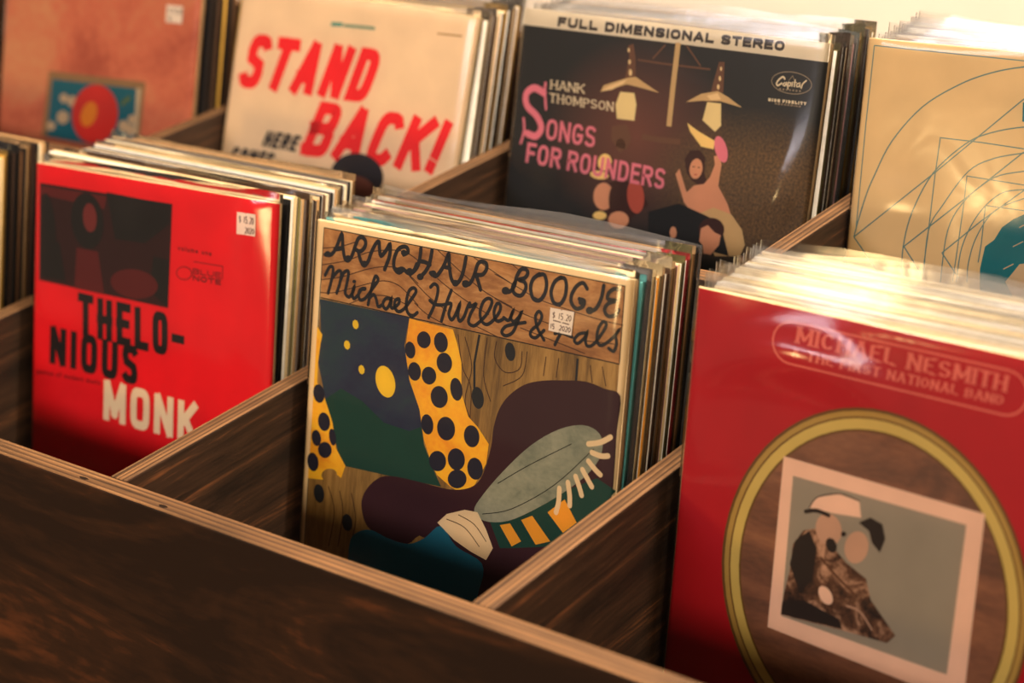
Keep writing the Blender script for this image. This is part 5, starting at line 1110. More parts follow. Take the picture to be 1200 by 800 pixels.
('s',3,'pink_ink',0,0,5,97,[5446,4001,5392,3937,5356,3920,5292,3915,5245,3923,5213,3944,5193,3976,5186,4029,5214,4114,5398,4182,5426,4266,5419,4319,5400,4352,5368,4372,5320,4380,5257,4376,5220,4359,5166,4295]),
('s',2,'brass_print',0,0,0,164,[5379,450,5378,1598,5398,2708]),
('s',2,'brass_dim',0,0,0,51,[4974,549,4610,962]),
('s',2,'brass_dim',0,0,0,49,[5664,506,6182,992]),
('s',2,'brass_dim',0,0,0,51,[4122,1043,5048,1059,6496,1043]),
('p',2,'brass_dim',0,0,[3769,1609,3830,1016,3750,704,3919,628,4043,994,4125,1568]),
('p',2,'brass_print',0,0,[2989,2054,3073,1866,3837,1572,4117,1511,4950,1851,4299,1782,3861,1745]),
('p',2,'glass_cream',0,0,[3661,1974,4137,1953,4252,2256,4244,2704,3650,2720,3552,2342]),
('p',2,'brass_dim',0,0,[6579,1795,6645,1344,6743,818,6915,799,6990,1598]),
('p',2,'brass_print',0,0,[5850,1994,6302,1717,6812,1582,7135,1691,7630,1925,6938,1840,6328,1899]),
('p',2,'glass_cream',0,0,[6526,1912,6964,1896,7050,2476,6884,2661,6447,2405]),
('s',2,'brass_dim',0,0,0,153,[4559,3098,5132,3110,5830,3074]),
('p',2,'brass_dim',0,0,[3900,3067,3902,3104,3897,3140,3884,3173,3866,3202,3842,3225,3814,3241,3783,3249,3751,3249,3720,3241,3690,3225,3664,3202,3643,3173,3628,3140,3619,3104,3617,3067,3623,3032,3635,2998,3654,2970,3678,2947,3706,2931,3737,2923,3769,2923,3800,2931,3830,2947,3855,2970,3877,2998,3892,3032]),
('p',2,'brass_dim',0,0,[4041,3404,4043,3446,4037,3487,4023,3525,4002,3558,3975,3584,3943,3603,3908,3613,3871,3613,3835,3604,3801,3586,3772,3559,3748,3527,3730,3489,3720,3448,3718,3406,3725,3364,3739,3326,3760,3294,3788,3267,3820,3249,3855,3239,3891,3239,3927,3249,3961,3267,3990,3293,4014,3325,4032,3363]),
('p',3,'brass_glint',0,0,[3024,2038,3223,1878,3704,1663,3842,1612,3718,1762,3380,1948]),
('p',3,'brass_glint',0,0,[6484,1747,6820,1633,6948,1787,6631,1848]),
('p',3,'brass_glint',0,0,[3823,813,3824,826,3823,838,3820,849,3816,859,3810,867,3803,872,3795,874,3787,873,3779,870,3771,864,3764,855,3759,845,3754,833,3752,820,3751,807,3752,795,3754,783,3759,774,3764,766,3771,761,3779,759,3787,760,3795,763,3803,769,3810,778,3816,788,3820,800]),
('p',3,'brass_glint',0,0,[3903,1125,3904,1141,3903,1156,3900,1169,3895,1181,3888,1190,3880,1196,3871,1199,3861,1198,3851,1194,3842,1187,3833,1177,3826,1164,3821,1150,3818,1135,3817,1119,3818,1104,3821,1090,3826,1079,3833,1070,3842,1064,3851,1061,3861,1062,3870,1066,3880,1073,3888,1083,3895,1096,3900,1110]),
('p',3,'brass_glint',0,0,[3987,1408,3988,1429,3987,1449,3983,1467,3976,1483,3967,1495,3956,1503,3943,1507,3930,1506,3917,1501,3905,1491,3894,1477,3884,1461,3878,1441,3873,1421,3872,1400,3873,1380,3877,1362,3884,1347,3894,1334,3905,1326,3917,1323,3930,1323,3943,1329,3955,1339,3966,1352,3976,1369,3983,1388]),
('p',3,'brass_glint',0,0,[6863,988,6864,1000,6864,1012,6861,1023,6857,1033,6852,1040,6846,1045,6839,1047,6831,1047,6823,1043,6816,1037,6810,1029,6804,1019,6800,1008,6797,995,6796,983,6797,971,6799,960,6803,950,6808,943,6815,938,6822,936,6830,937,6837,940,6845,946,6851,954,6857,964,6861,976]),
('p',3,'brass_glint',0,0,[6873,1244,6874,1259,6873,1273,6871,1287,6866,1298,6859,1307,6852,1313,6843,1315,6834,1315,6825,1311,6816,1303,6808,1294,6802,1281,6797,1268,6793,1253,6792,1238,6793,1224,6796,1210,6801,1199,6807,1190,6815,1184,6823,1182,6832,1182,6842,1186,6850,1193,6858,1203,6865,1215,6870,1229]),
('p',3,'brass_glint',0,0,[6853,1467,6855,1482,6854,1496,6851,1510,6846,1521,6840,1530,6832,1536,6823,1538,6814,1538,6805,1534,6796,1527,6789,1517,6782,1505,6777,1491,6774,1476,6773,1461,6773,1447,6776,1433,6781,1422,6787,1413,6795,1407,6804,1405,6813,1405,6822,1409,6831,1416,6839,1426,6845,1438,6850,1452]),
('p',2,'brass_dim',0,0,[3519,2939,4017,2845,4213,3203,4112,3513,3746,3504,3532,3294]),
('p',2,'hair_brown',0,0,[3525,4552,4085,4350,4687,4498,5035,4920,4520,5359,4427,5733,3635,5863,3680,5131]),
('p',2,'lamp_yellow',0,0,[3639,3970,3629,4023,3608,4073,3577,4118,3537,4156,3491,4184,3440,4202,3388,4208,3336,4202,3288,4185,3246,4156,3211,4118,3187,4073,3173,4022,3172,3969,3182,3916,3203,3865,3234,3820,3274,3782,3321,3754,3371,3737,3424,3731,3475,3737,3523,3755,3565,3783,3599,3821,3623,3866,3637,3917]),
('p',2,'lamp_yellow',0,0,[3595,4339,3586,4365,3562,4391,3523,4415,3471,4436,3410,4452,3341,4463,3269,4469,3197,4468,3129,4461,3068,4449,3017,4432,2980,4410,2956,4385,2949,4359,2958,4332,2983,4306,3023,4282,3075,4261,3137,4245,3205,4234,3277,4229,3349,4230,3417,4237,3477,4249,3528,4266,3565,4288,3588,4312]),
('p',2,'lamp_yellow',0,0,[5974,2541,6359,2715,6919,2902,6908,3127,6506,3107,6095,2750]),
('p',3,'pink_ink',0,0,[7314,3030,7346,3105,7367,3179,7377,3250,7375,3313,7361,3364,7337,3403,7302,3426,7260,3432,7212,3422,7159,3395,7106,3353,7055,3297,7008,3232,6968,3160,6936,3084,6915,3009,6905,2939,6907,2876,6921,2824,6946,2786,6980,2763,7023,2757,7072,2768,7124,2795,7177,2838,7228,2893,7274,2958]),
('p',2,'skin_pink',0,0,[3849,4864,3853,4949,3838,5033,3807,5110,3760,5179,3701,5234,3631,5274,3555,5295,3476,5298,3398,5282,3325,5247,3261,5195,3209,5130,3172,5054,3151,4971,3148,4885,3163,4801,3195,4723,3242,4655,3302,4600,3372,4561,3449,4540,3528,4538,3605,4555,3677,4590,3741,4641,3792,4706,3829,4782]),
('p',2,'skin_red',0,0,[4858,4689,4876,4792,4880,4893,4869,4987,4843,5069,4804,5136,4754,5183,4695,5209,4629,5212,4562,5192,4495,5150,4432,5088,4377,5009,4331,4917,4298,4816,4280,4713,4276,4611,4288,4517,4314,4434,4353,4368,4404,4321,4463,4296,4528,4294,4596,4314,4663,4357,4725,4419,4780,4498,4825,4590]),
('p',2,'hair_brown',0,0,[4211,4928,4219,5034,4214,5136,4196,5230,4166,5310,4125,5374,4075,5418,4019,5439,3960,5436,3900,5410,3843,5362,3791,5294,3747,5209,3714,5112,3693,5008,3684,4902,3690,4800,3708,4706,3739,4625,3780,4562,3830,4519,3886,4499,3946,4502,4005,4528,4062,4577,4113,4645,4157,4729,4190,4825]),
('p',3,'skin_pink',0,0,[4443,5431,4442,5484,4423,5538,4389,5589,4340,5635,4279,5674,4208,5703,4133,5721,4055,5728,3979,5723,3910,5705,3849,5677,3802,5639,3769,5593,3753,5542,3754,5488,3773,5434,3808,5382,3858,5336,3919,5298,3990,5269,4066,5251,4144,5245,4219,5250,4288,5268,4347,5297,4395,5335,4427,5380]),
('p',3,'lamp_yellow',0,0,[3678,5433,3676,5460,3662,5488,3638,5515,3604,5539,3561,5560,3513,5577,3462,5588,3410,5594,3359,5593,3312,5586,3273,5573,3242,5555,3221,5533,3211,5507,3213,5480,3227,5452,3252,5425,3286,5400,3329,5379,3377,5363,3429,5351,3481,5346,3532,5347,3578,5354,3617,5367,3648,5385,3669,5407]),
('p',2,'hair_brown',0,0,[6026,3512,6170,3265,6476,3208,6680,3382,6696,3792,6870,4067,6662,4173,6377,4065,6151,3871]),
('p',3,'skin_pink',0,0,[6437,4169,6739,4086,6903,3875,7011,3523,6944,3308,7112,3255,7218,3493,7203,3868,7199,4078,7550,4488,7755,4867,7162,4849,6556,4983,6175,4663,5800,3960,5904,3793,6226,4390]),
('p',4,'skin_pink',0,0,[6638,3712,6632,3774,6615,3832,6590,3885,6557,3930,6518,3964,6474,3985,6428,3994,6383,3988,6340,3969,6302,3937,6270,3894,6247,3842,6233,3784,6229,3722,6236,3661,6252,3602,6278,3549,6311,3505,6351,3471,6394,3450,6440,3442,6485,3448,6528,3467,6566,3499,6597,3542,6620,3593,6634,3651]),
('s',5,'skin_red',0,0,0,30,[6394,3874,6493,3874]),
('s',5,'hair_brown',0,0,0,25,[6321,3681,6391,3671]),
('s',5,'hair_brown',0,0,0,25,[6481,3673,6553,3670]),
('p',5,'brass_print',0,0,[6551,4946,6847,4823,7135,4665,7722,4760,8105,5109,8250,5495,8141,5813,7369,5947,6967,5333]),
('p',6,'suit_black',0,0,[5062,5105,6021,4725,6858,4897,7411,5034,7799,5872,5149,5710]),
('p',7,'hair_brown',0,0,[7560,5198,7560,5270,7541,5342,7503,5409,7447,5470,7377,5521,7296,5558,7208,5581,7118,5588,7029,5579,6947,5554,6876,5514,6819,5461,6779,5399,6759,5329,6758,5257,6778,5185,6818,5116,6874,5056,6945,5005,7026,4968,7115,4946,7205,4940,7293,4950,7374,4975,7444,5015,7500,5067,7540,5129]),
('p',8,'skin_pink',0,0,[6825,5281,7030,5157,7276,5320,7477,5362,7455,5630,7233,5932,7010,5933,6942,5716,6821,5623]),
('p',7,'skin_pink',0,0,[6066,5520,6069,5556,6065,5591,6057,5624,6043,5652,6025,5675,6003,5691,5980,5699,5954,5699,5929,5691,5906,5675,5885,5653,5867,5624,5854,5591,5846,5556,5844,5520,5847,5484,5855,5451,5869,5423,5887,5400,5909,5385,5933,5377,5958,5377,5983,5385,6006,5401,6028,5423,6045,5452,6058,5484]),
('s',3,'cream_dim',0,1,0,24,[9613,1096,9604,1168,9555,1236,9470,1296,9354,1344,9215,1376,9062,1390,8905,1386,8756,1362,8624,1322,8519,1267,8449,1202,8417,1130,8427,1057,8477,988,8565,928,8683,880,8824,849,8977,836,9133,841,9281,865,9410,906,9513,960,9582,1025]),
('s',4,'cream_ink',1,0,0,47,[8806,1038,8741,987,8637,1066,8575,1172,8622,1225,8728,1155]),
('s',4,'cream_ink',1,0,0,35,[8820,1127,8770,1183,8832,1209,8867,1122,8889,1202]),
('s',4,'cream_ink',1,0,0,35,[8923,1107,8930,1280]),
('s',4,'cream_ink',1,0,0,31,[8924,1115,8991,1116,8984,1191,8926,1190]),
('s',4,'cream_ink',1,0,0,38,[9037,1102,9041,1193]),
('s',4,'cream_ink',1,0,0,38,[9112,1028,9114,1193]),
('s',4,'cream_ink',1,0,0,23,[9074,1090,9169,1087]),
('s',4,'cream_ink',1,0,0,33,[9237,1096,9176,1136,9194,1192,9256,1160,9265,1093,9280,1190]),
('s',4,'cream_ink',1,0,0,42,[9442,1007,9352,1099,9321,1210]),
('s',4,'cream_dim',0,0,0,19,[8926,1066,9021,931,9094,1038]),
('s',4,'cream_dim',0,0,6,19,[8688,1335,8685,1294,8704,1293,8704,1293,8713,1294,8719,1295,8723,1298,8725,1301,8724,1304,8720,1307,8714,1309,8706,1309,8676,1310]),
('s',4,'cream_dim',0,0,6,19,[8698,1304,8734,1330]),
('s',4,'cream_dim',0,0,6,19,[8829,1290,8785,1291,8788,1323,8831,1322]),
('s',4,'cream_dim',0,0,6,19,[8776,1307,8825,1305]),
('s',4,'cream_dim',0,0,6,19,[8922,1298,8909,1290,8902,1288,8895,1288,8888,1290,8884,1294,8881,1298,8881,1304,8882,1310,8885,1315,8890,1318,8897,1320,8905,1319,8911,1317,8923,1308]),
('s',4,'cream_dim',0,1,6,19,[9019,1300,9018,1295,9015,1291,9011,1288,9005,1286,8998,1285,8992,1286,8986,1288,8982,1292,8980,1296,8980,1302,8981,1307,8984,1311,8988,1314,8994,1316,9001,1317,9008,1316,9013,1314,9017,1310,9019,1306]),
('s',4,'cream_dim',0,0,6,19,[9082,1323,9079,1283,9099,1282,9099,1282,9107,1283,9113,1284,9117,1286,9119,1290,9118,1293,9114,1296,9108,1297,9100,1298,9070,1299]),
('s',4,'cream_dim',0,0,6,19,[9092,1292,9128,1319]),
('s',4,'cream_dim',0,1,6,19,[9181,1312,9179,1280,9194,1280,9194,1280,9202,1280,9209,1282,9214,1285,9217,1289,9219,1295,9218,1300,9216,1305,9211,1308,9205,1310,9197,1311]),
('s',4,'cream_dim',0,0,6,19,[9322,1284,9308,1278,9302,1277,9295,1277,9288,1278,9283,1279,9280,1282,9279,1285,9284,1291,9312,1294,9316,1300,9316,1303,9312,1306,9307,1307,9301,1308,9293,1308,9287,1307,9274,1301]),
('s',4,'cream_ink',0,0,7,36,[8415,1660,8407,1577]),
('s',4,'cream_ink',0,0,7,36,[8457,1659,8449,1576]),
('s',4,'cream_ink',0,0,7,36,[8392,1619,8472,1617]),
('s',4,'cream_ink',0,0,7,36,[8522,1657,8513,1574]),
('s',4,'cream_ink',0,0,7,36,[8632,1608,8612,1591,8603,1589,8594,1590,8587,1594,8583,1601,8581,1611,8583,1622,8588,1630,8594,1636,8603,1638,8612,1637,8619,1633,8624,1626,8625,1615,8589,1616]),
('s',4,'cream_ink',0,0,7,36,[8693,1652,8685,1570]),
('s',4,'cream_ink',0,0,7,36,[8735,1651,8726,1569]),
('s',4,'cream_ink',0,0,7,36,[8670,1612,8750,1609]),
('s',4,'cream_ink',0,0,7,36,[8893,1581,8839,1582,8846,1648]),
('s',4,'cream_ink',0,0,7,35,[8823,1607,8891,1606]),
('s',4,'cream_ink',0,0,7,35,[8945,1645,8936,1563]),
('s',4,'cream_ink',0,1,7,35,[9006,1627,9001,1578,9018,1578,9018,1578,9027,1578,9035,1581,9041,1586,9045,1593,9047,1601,9046,1610,9044,1617,9039,1622,9032,1625,9024,1627]),
('s',4,'cream_ink',0,0,7,35,[9162,1574,9107,1575,9113,1624,9167,1623]),
('s',4,'cream_ink',0,0,7,35,[9091,1599,9159,1597]),
('s',4,'cream_ink',0,0,7,35,[9204,1556,9211,1622,9265,1620]),
('s',4,'cream_ink',0,0,7,35,[9311,1635,9302,1554]),
('s',4,'cream_ink',0,0,7,35,[9348,1569,9425,1567]),
('s',4,'cream_ink',0,0,7,35,[9385,1552,9393,1633]),
('s',4,'cream_ink',0,0,7,35,[9456,1553,9493,1590,9522,1551]),
('s',4,'cream_ink',0,0,7,35,[9491,1573,9497,1630]),
('s',4,'cream_dim',0,0,8,19,[8610,1719,8607,1678,8633,1678,8633,1678,8644,1678,8652,1679,8657,1682,8659,1685,8658,1689,8653,1691,8645,1693,8634,1694,8598,1694]),
('s',4,'cream_dim',0,0,8,19,[8626,1689,8670,1714]),
('s',4,'cream_dim',0,0,8,19,[8758,1676,8705,1676,8707,1708,8760,1707]),
('s',4,'cream_dim',0,0,8,19,[8696,1692,8753,1691]),
('s',4,'cream_dim',0,0,8,19,[8847,1684,8832,1676,8824,1675,8814,1675,8806,1677,8800,1680,8796,1685,8795,1691,8797,1697,8801,1701,8808,1705,8816,1706,8826,1706,8834,1704,8849,1696]),
('s',4,'cream_dim',0,1,8,19,[8943,1688,8941,1683,8938,1679,8932,1675,8925,1673,8916,1673,8907,1674,8900,1676,8894,1679,8891,1684,8891,1689,8892,1695,8896,1699,8902,1702,8909,1704,8918,1705,8927,1704,8934,1702,8939,1698,8942,1694]),
('s',4,'cream_dim',0,0,8,19,[8990,1712,8987,1672,9013,1671,9013,1671,9024,1672,9032,1673,9037,1675,9039,1679,9038,1682,9033,1685,9025,1686,9014,1687,8978,1688]),
('s',4,'cream_dim',0,0,8,19,[9006,1682,9049,1708]),
('s',4,'cream_dim',0,1,8,19,[9087,1702,9084,1670,9105,1670,9105,1670,9115,1670,9124,1672,9130,1675,9135,1680,9136,1685,9135,1691,9132,1695,9126,1698,9117,1701,9107,1702]),
('s',4,'cream_dim',0,0,8,19,[9184,1709,9180,1660]),
('s',4,'cream_dim',0,0,8,19,[9229,1708,9226,1659]),
('s',4,'cream_dim',0,0,8,19,[9221,1662,9286,1704]),
('s',4,'cream_dim',0,0,8,19,[9281,1707,9277,1658]),
('s',4,'cream_dim',0,0,8,19,[9378,1675,9362,1667,9352,1666,9341,1666,9332,1669,9327,1674,9325,1680,9326,1687,9330,1692,9338,1696,9347,1697,9359,1697,9367,1694,9373,1690,9375,1683,9345,1683]),
],
'beige': [
('s',1,'line_blue',0,0,0,27,[182,183,4166,204,9504,283]),
('s',1,'line_blue',0,0,0,27,[182,183,176,2101,215,4889]),
('s',1,'line_blue',1,0,0,33,[180,5061,250,4635,397,3954,563,3440,946,2515,1669,1577,2577,933,3369,569,4184,347,5027,238]),
('s',1,'line_blue',0,0,0,31,[180,5061,2249,3103,4226,1160,5052,424]),
('s',1,'line_blue',0,0,0,35,[180,5061,786,5675,1304,6214]),
('s',1,'line_blue',1,0,0,32,[1637,5994,1581,5098,1726,4179,2169,3153,2925,2345,3553,1998,4371,1766,5065,1711]),
('s',1,'line_blue',0,0,0,29,[4438,2282,3336,2258,2249,2267,2221,3226,2217,4595,2186,5903]),
('s',1,'line_blue',0,0,0,33,[1599,5095,3093,3669,4448,2358]),
('s',1,'line_blue',0,0,0,34,[1599,5095,2183,5740]),
('s',1,'line_blue',1,0,0,31,[4451,2381,3714,2603,3093,2995,2523,3907,2217,4595,2229,5896]),
('s',1,'line_blue',0,0,0,28,[4551,3143,3066,3117,3071,3831,3042,4956,3016,5767]),
('s',1,'line_blue',0,0,0,32,[2646,5097,3579,4157,4568,3273]),
('s',1,'line_blue',0,0,0,33,[2646,5097,3174,5660]),
('s',1,'line_blue',1,0,0,30,[4508,2815,3774,3065,3098,3708,2729,4520,2693,5820]),
('s',1,'line_blue',0,0,0,28,[4632,3755,3639,3768,3649,4703,3626,5186]),
('s',1,'line_blue',1,0,0,30,[4565,3250,3987,3429,3476,4013,3159,4857,3117,5751]),
('s',1,'line_blue',1,0,0,28,[4593,3464,3879,3877,3505,4565,3376,5225,3394,5705]),
('p',2,'teal_paint',0,0,[5478,3613,4644,3847,4393,4001,4133,4235,3969,4575,3758,4766,3730,5010,3696,5335,3778,6044,5809,6092]),
('p',3,'tan_paint',0,0,[5636,4791,4695,5057,4559,5276,4386,5542,4640,5898,5758,5708]),
('p',2,'teal_paint',0,0,[4270,1186,5132,1020,5212,1618,4314,1642]),
('s',3,'tan_paint',1,0,0,26,[4305,5238,4534,5082]),
('s',3,'tan_paint',1,0,0,25,[4478,4657,4705,4504]),
('s',3,'tan_paint',1,0,0,25,[4579,4170,4805,4020]),
],
'pink': [
('p',1,'frame_tan',0,0,[2633,3544,7615,3381,7533,5650,2470,5873]),
('p',2,'teal_sky',0,0,[2845,3804,7432,3637,7359,5818,2758,5836]),
('p',2,'frame_pale',0,0,[7197,3621,7431,3623,7381,5815,7254,5832]),
('p',3,'cloud_print',0,0,[3753,4369,3752,4405,3739,4441,3715,4475,3682,4505,3641,4529,3595,4546,3545,4556,3495,4558,3446,4552,3401,4538,3362,4517,3332,4489,3311,4457,3302,4422,3304,4385,3317,4349,3341,4315,3374,4285,3415,4261,3461,4244,3511,4234,3562,4232,3610,4238,3655,4253,3694,4274,3724,4301,3744,4334]),
('p',3,'cloud_print',0,0,[4257,4420,4255,4464,4240,4507,4212,4547,4173,4583,4125,4612,4069,4633,4010,4645,3950,4647,3891,4640,3838,4623,3792,4597,3756,4565,3732,4526,3720,4484,3722,4440,3738,4397,3766,4356,3806,4321,3854,4292,3909,4271,3969,4259,4029,4257,4087,4265,4140,4282,4186,4307,4222,4340,4246,4378]),
('p',3,'cloud_print',0,0,[3858,5024,3855,5075,3837,5126,3804,5173,3758,5215,3701,5250,3636,5275,3566,5289,3495,5293,3426,5284,3363,5265,3309,5235,3267,5197,3238,5152,3225,5102,3227,5050,3246,5000,3279,4952,3326,4910,3383,4876,3448,4851,3518,4836,3589,4834,3658,4842,3720,4862,3774,4891,3816,4930,3844,4975]),
('p',3,'cloud_print',0,0,[6958,4930,6957,4973,6942,5015,6916,5054,6879,5089,6833,5118,6781,5139,6724,5151,6667,5154,6611,5146,6560,5130,6516,5105,6481,5073,6458,5036,6447,4995,6448,4952,6463,4909,6489,4870,6527,4835,6573,4806,6626,4786,6682,4774,6739,4771,6795,4779,6846,4795,6890,4820,6924,4852,6947,4889]),
('p',3,'cloud_print',0,0,[7315,4669,7314,4705,7302,4739,7280,4772,7250,4801,7212,4825,7168,4842,7122,4852,7074,4854,7028,4848,6986,4834,6949,4814,6921,4787,6901,4756,6892,4722,6893,4686,6905,4651,6927,4618,6958,4589,6996,4566,7040,4549,7086,4539,7134,4537,7180,4543,7222,4557,7258,4577,7287,4604,7306,4635]),
('p',3,'cloud_print',0,0,[3176,5407,3175,5444,3161,5481,3137,5515,3104,5545,3063,5570,3016,5588,2965,5599,2914,5601,2864,5595,2819,5581,2780,5560,2749,5533,2729,5500,2719,5465,2721,5428,2734,5391,2758,5357,2792,5326,2833,5302,2881,5284,2931,5273,2982,5271,3032,5277,3077,5291,3116,5312,3146,5339,3167,5372]),
('p',3,'cloud_print',0,0,[7292,5032,7290,5075,7276,5117,7250,5156,7213,5191,7168,5220,7115,5241,7059,5253,7002,5255,6947,5248,6896,5232,6852,5207,6818,5176,6794,5138,6783,5097,6785,5054,6799,5012,6826,4972,6863,4938,6909,4909,6961,4888,7017,4876,7074,4874,7129,4881,7180,4898,7224,4922,7258,4954,7281,4991]),
('p',4,'fruit_red',0,0,[6384,4672,6351,4899,6261,5120,6118,5323,5929,5498,5704,5636,5452,5730,5188,5775,4923,5769,4671,5711,4446,5604,4259,5453,4120,5266,4036,5053,4011,4824,4048,4591,4143,4367,4292,4163,4486,3989,4716,3854,4969,3765,5234,3725,5496,3736,5742,3797,5962,3905,6143,4055,6278,4239,6360,4448]),
('p',5,'fruit_yellow',0,0,[5288,4819,5243,4916,5181,5006,5106,5085,5019,5149,4927,5195,4834,5221,4744,5225,4661,5206,4591,5167,4536,5108,4500,5032,4484,4945,4490,4849,4516,4750,4561,4653,4624,4562,4700,4483,4787,4420,4879,4374,4972,4350,5062,4347,5143,4366,5213,4405,5267,4464,5302,4539,5318,4626,5313,4721]),
('s',5,'leaf_olive',0,0,0,140,[6516,4261,6914,3962]),
],
}
# ------------------------------------------------------------------ flat prints
def catmull(P, closed, k=5):
    n = len(P)
    if n < 3: return P
    out = []
    rng = range(n if closed else n - 1)
    for i in rng:
        p0 = P[(i-1) % n] if closed or i > 0 else P[0]
        p1 = P[i]; p2 = P[(i+1) % n]
        p3 = P[(i+2) % n] if closed or i + 2 < n else P[-1]
        for j in range(k):
            t = j / k
            out.append(tuple(0.5*((2*b)+(c-a)*t+(2*a-5*b+4*c-d)*t*t+(3*b-a-3*c+d)*t**3) for a, b, c, d in zip(p0, p1, p2, p3)))
    if not closed: out.append(P[-1])
    return out
class Print:
    """flat inked shapes lying on the front face of a sleeve (local x across, z up, y = distance)"""
    def __init__(s): s.v = []; s.f = []; s.i = []; s.m = []
    def slot(s, n):
        if n not in s.m: s.m.append(n)
        return s.m.index(n)
    def loc(s, u, v, y): return ((u - 0.5) * W, -y, (1 - v) * W)
    def poly(s, P, mat, y):
        k = len(s.v); sl = s.slot(mat)
        s.v += [s.loc(u, v, y) for u, v in P]
        for t in tessellate_polygon([[Vector((u, v, 0)) for u, v in P]]):
            s.f.append(tuple(k + a for a in t)); s.i.append(sl)
    def ribbon(s, P, w, mat, y, closed=False, cap=True):
        Q = [P[0]]
        for p in P[1:]:
            if math.dist(p, Q[-1]) > 1e-5: Q.append(p)
        if closed and math.dist(Q[0], Q[-1]) < 1e-5: Q.pop()
        n = len(Q)
        if n < 2: return
        h = w / 2; L = []; R = []
        for i in range(n):
            a = Q[i-1] if (closed or i > 0) else None
            b = Q[(i+1) % n] if (closed or i < n-1) else None
            def nm(p, q):
                d = math.dist(p, q); return (-(q[1]-p[1])/d, (q[0]-p[0])/d)
            if a is None: nx, ny = nm(Q[i], b); sc = 1
            elif b is None: nx, ny = nm(a, Q[i]); sc = 1
            else:
                n1 = nm(a, Q[i]); n2 = nm(Q[i], b)
                nx, ny = n1[0]+n2[0], n1[1]+n2[1]; d = math.hypot(nx, ny)
                if d < 1e-3: nx, ny = n1; sc = 1
                else:
                    nx /= d; ny /= d
                    sc = min(1 / max(0.2, nx*n1[0]+ny*n1[1]), 2.2)
            L.append((Q[i][0]+nx*h*sc, Q[i][1]+ny*h*sc)); R.append((Q[i][0]-nx*h*sc, Q[i][1]-ny*h*sc))
        k = len(s.v); sl = s.slot(mat)
        s.v += [s.loc(u, v, y) for u, v in L] + [s.loc(u, v, y) for u, v in R]
        for i in range(n if closed else n-1):
            j = (i+1) % n
            s.f.append((k+i, k+j, k+n+j, k+n+i)); s.i.append(sl)
        if cap and not closed:
            for c, e, sgn in ((Q[0], Q[1], 1), (Q[-1], Q[-2], 1)):
                a0 = math.atan2(c[1]-e[1], c[0]-e[0])
                kk = len(s.v)
                for j in range(7):
                    t = a0 - math.pi/2 + math.pi*j/6
                    s.v.append(s.loc(c[0]+h*math.cos(t), c[1]+h*math.sin(t), y))
                s.f.append(tuple(range(kk, kk+7))); s.i.append(sl)
    def build(s, name, parent):
        return link(name, s.v, s.f, [ink(m) if isinstance(m, str) else m for m in s.m], s.i, parent)
def print_cover(key, parent):
    pic, lines = Print(), {}
    for n, o in enumerate(ART[key]):
        kind, layer, mat, sm = o[:4]
        line = o[5] if kind == 's' else o[4]                     # which line of writing a stroke belongs to; 0 = the picture
        d = [c / 10000 for c in o[-1]]
        P = list(zip(d[0::2], d[1::2]))
        y = 0.00006 + layer * 0.00006 + (n % 9) * 0.000005
        dst = lines.setdefault(line, Print()) if line else pic
        if kind == 'p':
            if sm: P = catmull(P, True, 4)
            dst.poly(P, mat, y)
        else:
            if sm: P = catmull(P, bool(o[4]), 5)
            dst.ribbon(P, o[6] / 10000, mat, y, bool(o[4]), bool(sm))
    if pic.f: pic.build('cover_picture', parent)
    for k in sorted(lines): lines[k].build('lettering', parent)

# ------------------------------------------------------------------ record sleeves
def sleeve_matrix(x, y, z, lean, yaw, roll):
    U = Vector((math.cos(yaw), math.sin(yaw), 0)); N = Vector((-math.sin(yaw), math.cos(yaw), 0))
    V = -Vector((0,0,1))*math.cos(lean) - N*math.sin(lean)
    U2 = U*math.cos(roll) + V*math.sin(roll); V2 = V*math.cos(roll) - U*math.sin(roll)
    Z = -V2; Y = Z.cross(U2)
    base = Vector((x, y, z)) + U2*W/2 + V2*W
    return Matrix(((U2.x, Y.x, Z.x, base.x), (U2.y, Y.y, Z.y, base.y), (U2.z, Y.z, Z.z, base.z), (0,0,0,1)))
def card_mesh(name, t, w, h, front, edge, inner, parent=None, slot=0.44):
    """folded card sleeve: spine left, open mouth with a slot on the right"""
    b = max(0.0006, t * slot); d = 0.004; r = min(0.0008, t * 0.3); x0, x1 = -w/2, w/2
    prof = [(x0+r, 0), (x1, 0), (x1, b), (x1-d, b), (x1-d, t-b), (x1, t-b), (x1, t), (x0+r, t), (x0, t-r), (x0, r)]
    n = len(prof); v = []; f = []; idx = []
    levels = [(0.0, 0), (h - r, 0), (h, r * 0.8)]
    for z, ins in levels:
        for (x, y) in prof:
            v.append((x, y + (ins if y < t/2 else -ins), z))
    sidemat = [0, 1, 1, 2, 1, 1, 1, 1, 1, 1]
    for l in range(len(levels) - 1):
        for i in range(n):
            j = (i+1) % n
            f.append((l*n+i, l*n+j, (l+1)*n+j, (l+1)*n+i)); idx.append(1 if (l == 1) else sidemat[i])
    top = 2*n
    for base in (0, top):
        for q in ((0, 1, 2, 3, 9), (9, 3, 4, 8), (8, 4, 5, 6, 7)):
            q = tuple(base + a for a in q)
            f.append(q if base else q[::-1]); idx.append(1)
    return link(name, v, f, [front, edge, inner], idx, parent)
